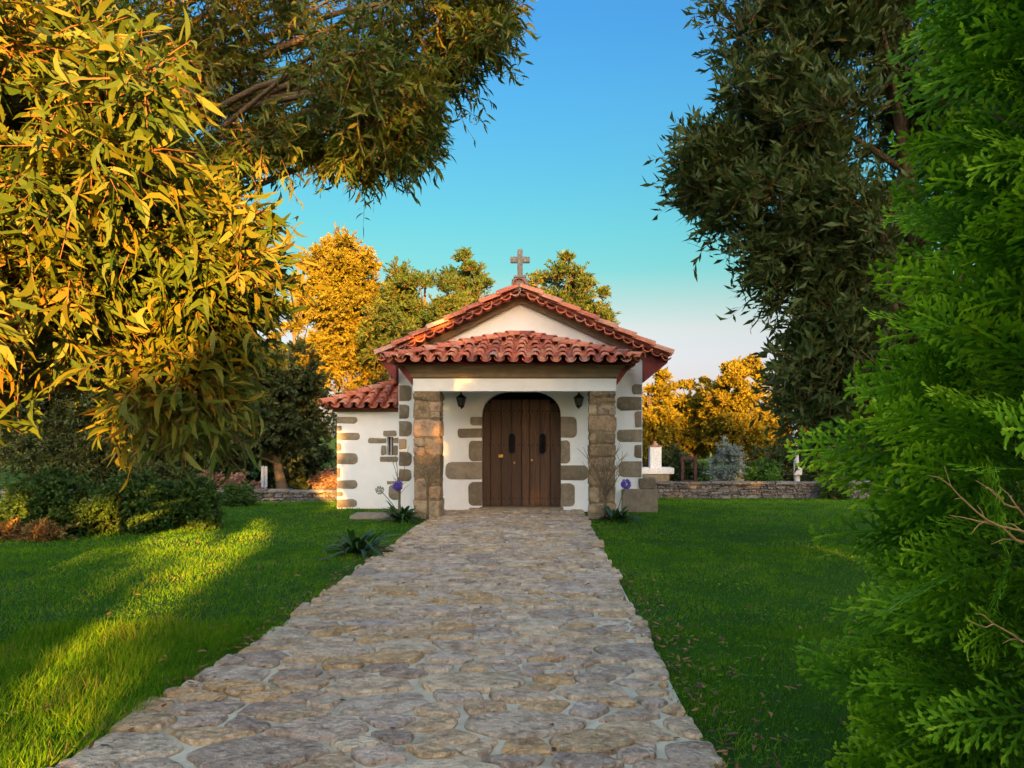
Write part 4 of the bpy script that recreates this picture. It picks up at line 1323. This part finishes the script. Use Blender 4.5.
# ---------------------------------------------------------------- agapanthus clumps
def agapanthus(label, x, y, n, L, flowers=()):
    t = thing('agapanthus', label, 'plant', (x, y, 0), 'agapanthus clumps beside the path')
    th = rng.uniform(0, 2 * np.pi, n); el = rng.uniform(.35, 1.25, n)
    D = np.stack([np.cos(th) * np.cos(el), np.sin(th) * np.cos(el), np.sin(el)], 1)
    P = np.array([x, y, 0.0]) + np.stack([np.cos(th), np.sin(th), np.zeros(n)], 1) * rng.uniform(.0, .13, n)[:, None]
    side = np.stack([-np.sin(th), np.cos(th), np.zeros(n)], 1)
    N = np.cross(side, D)
    LL = L * rng.uniform(.65, 1.2, n)
    V, F, per = leaves_np(P, D, N, LL, np.full(n, .030), 8, rng.uniform(.35, .75, n), rng.normal(size=n) * .05)
    V[:, 2] = np.maximum(V[:, 2], .012)
    npmesh('leaves', V, F, M['strap'], t, var=np.repeat(np.clip(rng.normal(.45, .22, n), 0, 1), per), smooth=True)
    for (fx, fz, kind) in flowers:
        s = np.linspace(0, 1, 7)[:, None]
        tip = np.array([x + fx, y - .12, fz])
        Q = np.array([x, y, .02]) * (1 - s) + tip * s + np.array([-fx * .3, 0, .06]) * s * (1 - s)
        V, F = tube_np(Q, np.full(7, .007), 6)
        st = npmesh('flower_stem', V, F, M['strap'], t, var=np.full(len(V), .8), smooth=True)
        m_ = 60; u = unit(m_)
        BP = tip + u * .02
        # florets: pedicel + five petals
        Vp, Fp, per1 = leaves_np(BP, u, unit(m_), np.full(m_, .055), np.full(m_, .003), 2, 0.0, 0.0)
        idx = np.repeat(np.arange(m_), 5)
        dd = nrm(u[idx] + unit(m_ * 5) * .8)
        Vq, Fq, per2 = leaves_np((BP + u * .045)[idx], dd, unit(m_ * 5), np.full(m_ * 5, .045 if kind == 'flower' else .022), np.full(m_ * 5, .011 if kind == 'flower' else .007), 2, 0.0, 0.0)
        VV = np.concatenate([Vp, Vq]); FF = np.concatenate([Fp, Fq + len(Vp)])
        npmesh('flower_head' if kind == 'flower' else 'seed_head', VV, FF, M['petal'] if kind == 'flower' else M['seed'], st, var=rng.uniform(0, 1, len(VV)))
    return t


agapanthus('dark agapanthus clump without flowers on the left edge of the path', at(357, 0, 10.4).x, 10.4, 90, .66)
agapanthus('agapanthus clump with one purple flower and a seed head by the left pillar', at(402, 0, 14.3).x, 14.3, 85, .66,
           ((at(380, 0, 14.2).x - at(402, 0, 14.3).x, at(0, 490, 14.2).z, 'seed'), (at(398, 0, 14.2).x - at(402, 0, 14.3).x, at(0, 486, 14.2).z, 'flower')))
agapanthus('agapanthus clump with a single purple flower by the right pillar', at(616, 0, 14.4).x, 14.4, 80, .62,
           ((at(626, 0, 14.3).x - at(616, 0, 14.4).x, at(0, 484, 14.3).z, 'flower'),))


# bare rambling stems against the pillars
def bare_shrub(label, x, y, h, n, spread, seed):
    rb = random.Random(seed)
    t = thing('bare_rose', label, 'shrub', (x, y, 0), 'bare rose bushes beside the porch pillars')
    m_ = MB()
    trunk_top = Vector((x + .02, y, h * .38))
    m_.tube([(x, y, -.05), (x + .01, y, h * .2), trunk_top], [.03, .024, .018], 7)
    for k in range(n):
        d = Vector((rb.uniform(-1, 1) * spread, rb.uniform(-.5, .2) * spread * .6, rb.uniform(.5, 1) * h * .62))
        st = Vector((x + .01, y, h * rb.uniform(.15, .38)))
        pts = [st + d * s + Vector((rb.uniform(-.02, .02), rb.uniform(-.02, .02), 0)) + Vector((-d.x * .35, 0, .05)) * s * (1 - s) for s in (0, .25, .5, .75, 1)]
        m_.tube(pts, [.010, .008, .006, .005, .003], 5)
        for q in range(3):
            s0 = pts[rb.randint(1, 3)]
            e = s0 + Vector((rb.uniform(-.22, .22), rb.uniform(-.1, .1), rb.uniform(.05, .25)))
            m_.tube([s0, (s0 + e) / 2 + Vector((0, 0, .02)), e], [.005, .004, .002], 4)
    m_.build('stems', M['tan_twig'], t)
    return t


bare_shrub('leafless rose bush with spreading stems against the right pillar', at(605, 0, 14.5).x, 14.55, 1.75, 16, .55, 3)
bare_shrub('thin leafless rose stems against the left pillar', at(427, 0, 14.5).x, 14.55, 1.35, 7, .30, 5)
bare_shrub('wispy leafless rose stems between the left pillar and the annex', at(398, 0, 14.9).x, 15.0, 1.75, 4, .30, 8)


rng = np.random.default_rng(107)
# ---------------------------------------------------------------- thuja, right foreground
def spray_template():
    """flat fern-like spray in the (x along, y across) plane, unit length. returns rhombi: base, dir, len, width, tipness"""
    B, D, Ln, Wd, Tn = [], [], [], [], []
    def shoot(p, ang, length, lvl, t0):
        n_ = max(2, int(length / .06))
        stp = length / n_
        for k in range(n_):
            q = (p[0] + math.cos(ang) * stp * k, p[1] + math.sin(ang) * stp * k)
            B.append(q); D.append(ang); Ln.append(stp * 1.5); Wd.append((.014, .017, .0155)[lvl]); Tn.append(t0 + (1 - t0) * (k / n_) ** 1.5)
        if lvl < 2:
            gap = .075 if lvl == 0 else .056
            m_ = int(length / gap)
            for k in range(1, m_ + 1):
                s = k * gap / length
                if s > .98: break
                sd = 1 if k % 2 else -1
                q = (p[0] + math.cos(ang) * length * s, p[1] + math.sin(ang) * length * s)
                if lvl == 0:
                    l2 = (.42 * (1 - s) + .09) * (min(1, s * 3 + .35)) * random.uniform(.8, 1.1)
                else:
                    l2 = min(.085, (.10 * (1 - s) + .035)) * random.uniform(.8, 1.1)
                shoot(q, ang + sd * rad(random.uniform(30, 44)), l2, lvl + 1, t0 + (s * .55 if lvl == 0 else .25 * s))
    shoot((0, 0), 0, 1.0, 0, .0)
    return tuple(np.array(a_) for a_ in (B, D, Ln, Wd, Tn))


TEMPL = [spray_template() for _ in range(4)]
TX, TY = 2.34, 2.95
def thuja_r(z): return .95 * np.interp(z, [0, .4, 1.0, 1.66, 1.9, 2.3, 2.8, 3.3, 5, 6.2, 7], [1.15, 1.20, 1.10, 1.28, 1.02, .80, .80, .80, .66, .4, .1])
TH = thing('thuja', 'tall bright green thuja with feathery flat sprays at the right edge', 'conifer', (TX, TY, -.03))
Vs, Fs, As, nb = [], [], [], 0
NS = 2000
zz = rng.uniform(.02, 7.0, NS * 3)
thv = rng.uniform(0, 2 * np.pi, NS * 3)
# denser on lower part
keepn = rng.uniform(0, 1, NS * 3) < np.where(zz < 4.6, 1.0, .35)
zz, thv = zz[keepn][:NS], thv[keepn][:NS]
depth = rng.uniform(0, 1, len(zz)) ** .7
lump = 1 + .10 * np.sin(thv * 3 + zz * 2.3) + .07 * np.sin(thv * 7 - zz * 4.1)
for k in range(len(zz)):
    B, Dn, Ln, Wd, Tn = TEMPL[k % 4]
    z, th = zz[k], thv[k]
    rz = float(thuja_r(z)) * lump[k]
    L_ = rng.uniform(.36, .62)
    r_ = max(.02, rz * (.45 + .5 * depth[k]) - L_ * .55)
    o = np.array([math.cos(th), math.sin(th), 0])
    p0 = np.array([TX, TY, z - .1]) + o * r_
    tang = np.array([-o[1], o[0], 0])
    d = o * rng.uniform(.7, 1.0) + np.array([0, 0, 1]) * rng.uniform(.0, .55) + tang * rng.normal() * .35
    d /= np.linalg.norm(d)
    roll = rng.normal() * .75
    sref = np.cross(d, tang); sref /= np.linalg.norm(sref)      # roughly vertical in-plane axis
    sd = sref * math.cos(roll) + np.cross(d, sref) * math.sin(roll)
    nn = np.cross(d, sd)
    a = np.cos(Dn); b = np.sin(Dn)
    def w3(u, v):
        bend = -(u ** 2) * .22
        return p0 + L_ * (u[:, None] * d + v[:, None] * sd) + L_ * bend[:, None] * (nn * .5 + np.array([0, 0, .7]))
    u0, v0 = B[:, 0], B[:, 1]
    um, vm = u0 + a * Ln * .5, v0 + b * Ln * .5
    P0 = w3(u0, v0); P2 = w3(u0 + a * Ln, v0 + b * Ln)
    P1 = w3(um - b * Wd, vm + a * Wd) + nn * .0012; P3 = w3(um + b * Wd, vm - a * Wd) + nn * .0012
    V = np.stack([P0, P1, P2, P3], 1).reshape(-1, 3)
    Vs.append(V)
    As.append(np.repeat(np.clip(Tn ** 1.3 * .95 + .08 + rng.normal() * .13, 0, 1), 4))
V = np.concatenate(Vs); A = np.concatenate(As)
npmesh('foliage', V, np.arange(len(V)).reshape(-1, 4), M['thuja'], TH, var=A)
# trunk and woody branches
mb = MB()
mb.tube([(TX, TY, -.1), (TX + .02, TY, 2), (TX, TY + .02, 4.5), (TX, TY, 6.6)], [.11, .085, .05, .012], 9)
rb = random.Random(4)
for k in range(110):
    z = rb.uniform(.15, 5.5); th = rb.uniform(0, 2 * math.pi); L_ = float(thuja_r(z)) * rb.uniform(.55, .8)
    o = Vector((math.cos(th), math.sin(th), 0))
    p = Vector((TX, TY, z - .15))
    mb.tube([p, p + o * L_ * .4 + Vector((0, 0, .03)), p + o * L_ * .75 + Vector((0, 0, .10)), p + o * L_ + Vector((0, 0, .20))], [.016, .011, .008, .003], 5)
mb.build('trunk', M['bark'], TH, smooth=True)
# bare dry twigs poking out low on the near side
for (pts_) in ([(1045, 560, 2.15), (1000, 525, 2.0), (965, 505, 1.95), (940, 470, 1.93)], [(1040, 520, 2.1), (1010, 505, 2.0), (985, 488, 1.95)], [(1050, 545, 2.1), (1000, 528, 2.0), (945, 517, 1.96)],
               [(1050, 650, 2.2), (1010, 632, 2.05), (970, 620, 1.98)]):
    mb = MB()
    P = [at(*p) for p in pts_]
    Q = [P[0]]
    for q in range(len(P) - 1):
        for f in (.33, .66, 1.0):
            Q.append(P[q].lerp(P[q + 1], f) + Vector((random.uniform(-.012, .012), 0, random.uniform(-.012, .012))))
    mb.tube(Q, list(np.linspace(.0042, .001, len(Q))), 6)
    for q in range(2, len(Q) - 1, 2):
        e = Q[q] + Vector((random.uniform(-.10, -.03), random.uniform(-.05, .05), random.uniform(-.06, .09)))
        mb.tube([Q[q], Q[q].lerp(e, .5) + Vector((0, 0, .008)), e], [.0022, .0016, .0006], 4)
    mb.build('dry_twig', M['dry_twig'], TH, smooth=True)


rng = np.random.default_rng(108)
# ---------------------------------------------------------------- grass
def grass_patch(n, x0, x1, y0, y1, hmin, hmax, w, power=1.0):
    y = y0 + (y1 - y0) * rng.uniform(0, 1, n) ** power
    x = rng.uniform(x0, x1, n)
    return x, y, rng.uniform(hmin, hmax, n), np.full(n, w)


def in_lawn(x, y):
    wob = .05 * np.sin(y * 2.3) + .03 * np.sin(y * 5.1)
    edge = .05 * np.sin(y * 3.7 + x)
    ok = ~((x > PX0 - .15 * smooth01((6.5 - y) / 3.0) + wob * .5 + .03 + edge * .6) & (x < PX1 + wob * .6 - .03 - edge * .6) & (y < PY1))
    ok &= ~((x > -3.2) & (x < 2.4) & (y > 15.9))
    ok &= ~((x > -4.65) & (x < -3) & (y > 16.85))
    ok &= ~((x > pl0 - .02) & (x < pr1 + .02) & (y > YP - .02) & (y < YW))
    # inside the picture plus margin
    px = VX + x * F_PX / np.maximum(y, .3)
    ok &= (px > -140) & (px < 1160)
    return ok


parts_ = [grass_patch(110000, -4.2, -2.1, 2.2, 6.5, .05, .125, .0024),
          grass_patch(60000, .7, 4.0, 2.2, 6.5, .03, .075, .0024),
          grass_patch(150000, -8.2, 8.5, 6.0, 11, .03, .08, .0034),
          grass_patch(150000, -13, 13, 10.5, 17.5, .03, .07, .005),
          grass_patch(70000, -16, 18, 17.0, 24, .03, .07, .007)]
x, y, h, w = (np.concatenate([p[k] for p in parts_]) for k in range(4))
ok = in_lawn(x, y)
# thin, worn patches
nz_ = np.sin(x * 2.1 + 1.3 * np.sin(y * 1.7)) * np.sin(y * 1.9 + 1.1 * np.sin(x * 2.7))
ok &= rng.uniform(0, 1, len(x)) < np.clip(1.05 - .55 * (nz_ > .55), 0, 1)
worn = (x > .75) & (x < 1.5) & (y < 4.2)
ok &= ~(worn & (rng.uniform(0, 1, len(x)) < .55))
x, y, h, w, nz_ = x[ok], y[ok], h[ok], w[ok], nz_[ok]
nz2 = np.sin(x * 5.3 + 2 * np.sin(y * 3.1)) * np.sin(y * 4.7 + 1.7 * np.sin(x * 4.1))
h = h * (1 + .35 * nz_ + .25 * nz2)
k = len(x)
th = rng.uniform(0, 2 * np.pi, k); lean = rng.uniform(.05, .95, k)
D = nrm(np.stack([np.cos(th) * lean, np.sin(th) * lean, np.ones(k)], 1))
P = np.stack([x, y, ground_z(x, y) - .005], 1)
V, F, per = leaves_np(P, D, nrm(np.stack([np.cos(th + 1.57), np.sin(th + 1.57), np.zeros(k)], 1) + unit(k) * .4 + np.stack([np.cos(th), np.sin(th), np.zeros(k)], 1) * .8), h, w, 3, rng.uniform(.0, .45, k), 0.0)
gv = np.clip(rng.normal(.40, .19, k) + .16 * nz_ + .14 * nz2, 0, .93)
dry = rng.uniform(0, 1, k) < .03 + .10 * ((nz_ > .5) & (nz2 > .2))
gv[dry] = 1.0
# clover and plantain leaves among the blades
cn = 26000
cx_ = rng.uniform(-7, 7, cn); cy_ = 2.3 + 11 * rng.uniform(0, 1, cn) ** 1.4
cl = in_lawn(cx_, cy_) & (np.sin(cx_ * 3.1 + 2 * np.sin(cy_ * 2.2)) * np.sin(cy_ * 2.6 + cx_) > .25)
cx_, cy_ = cx_[cl], cy_[cl]; ck = len(cx_)
cth = rng.uniform(0, 2 * np.pi, ck)
cD = nrm(np.stack([np.cos(cth), np.sin(cth), rng.uniform(-.1, .6, ck)], 1))
V2, F2, per2 = leaves_np(np.stack([cx_, cy_, ground_z(cx_, cy_) + rng.uniform(.02, .06, ck)], 1), cD, nrm(unit(ck) * .4 + np.array([0, 0, 1])), rng.uniform(.02, .055, ck), rng.uniform(.006, .014, ck), 3, .2 * np.ones(ck), 0.0)
gvv = np.concatenate([np.repeat(gv, per), np.repeat(rng.uniform(.1, .8, ck), per2)])
V = np.concatenate([V, V2]); F = np.concatenate([F, F2 + per * k])
g = npmesh('lawn_grass', V, F, M['grass'], var=gvv, kind='stuff')

# ---------------------------------------------------------------- fallen leaves
n1 = 260
lx = np.concatenate([PX1 + np.abs(rng.normal(.05, .16, n1)), PX0 - np.abs(rng.normal(0, .10, n1)) + .05, rng.uniform(PX0, PX1, 170), rng.uniform(.85, 2.6, 150), rng.uniform(-5, -2.3, 90)])
ly = np.concatenate([rng.uniform(2.8, 9, n1), rng.uniform(2.8, 11, n1), rng.uniform(2.6, 13, 170), rng.uniform(3, 7, 150), rng.uniform(3, 9, 90)])
k = len(lx)
lz = np.where((lx > PX0) & (lx < PX1), .022, .03 + rng.uniform(0, .03, k))
th = rng.uniform(0, 2 * np.pi, k)
D = nrm(np.stack([np.cos(th), np.sin(th), rng.normal(size=k) * .15], 1))
N = nrm(np.stack([rng.normal(size=k) * .3, rng.normal(size=k) * .3, np.ones(k)], 1))
V, F, per = leaves_np(np.stack([lx, ly, lz], 1), D, N, rng.uniform(.035, .085, k), rng.uniform(.006, .013, k), 4, rng.normal(size=k) * .12, rng.normal(size=k) * .2)
npmesh('fallen_leaves', V, F, M['deadleaf'], var=np.repeat(rng.uniform(0, 1, k), per), kind='stuff')
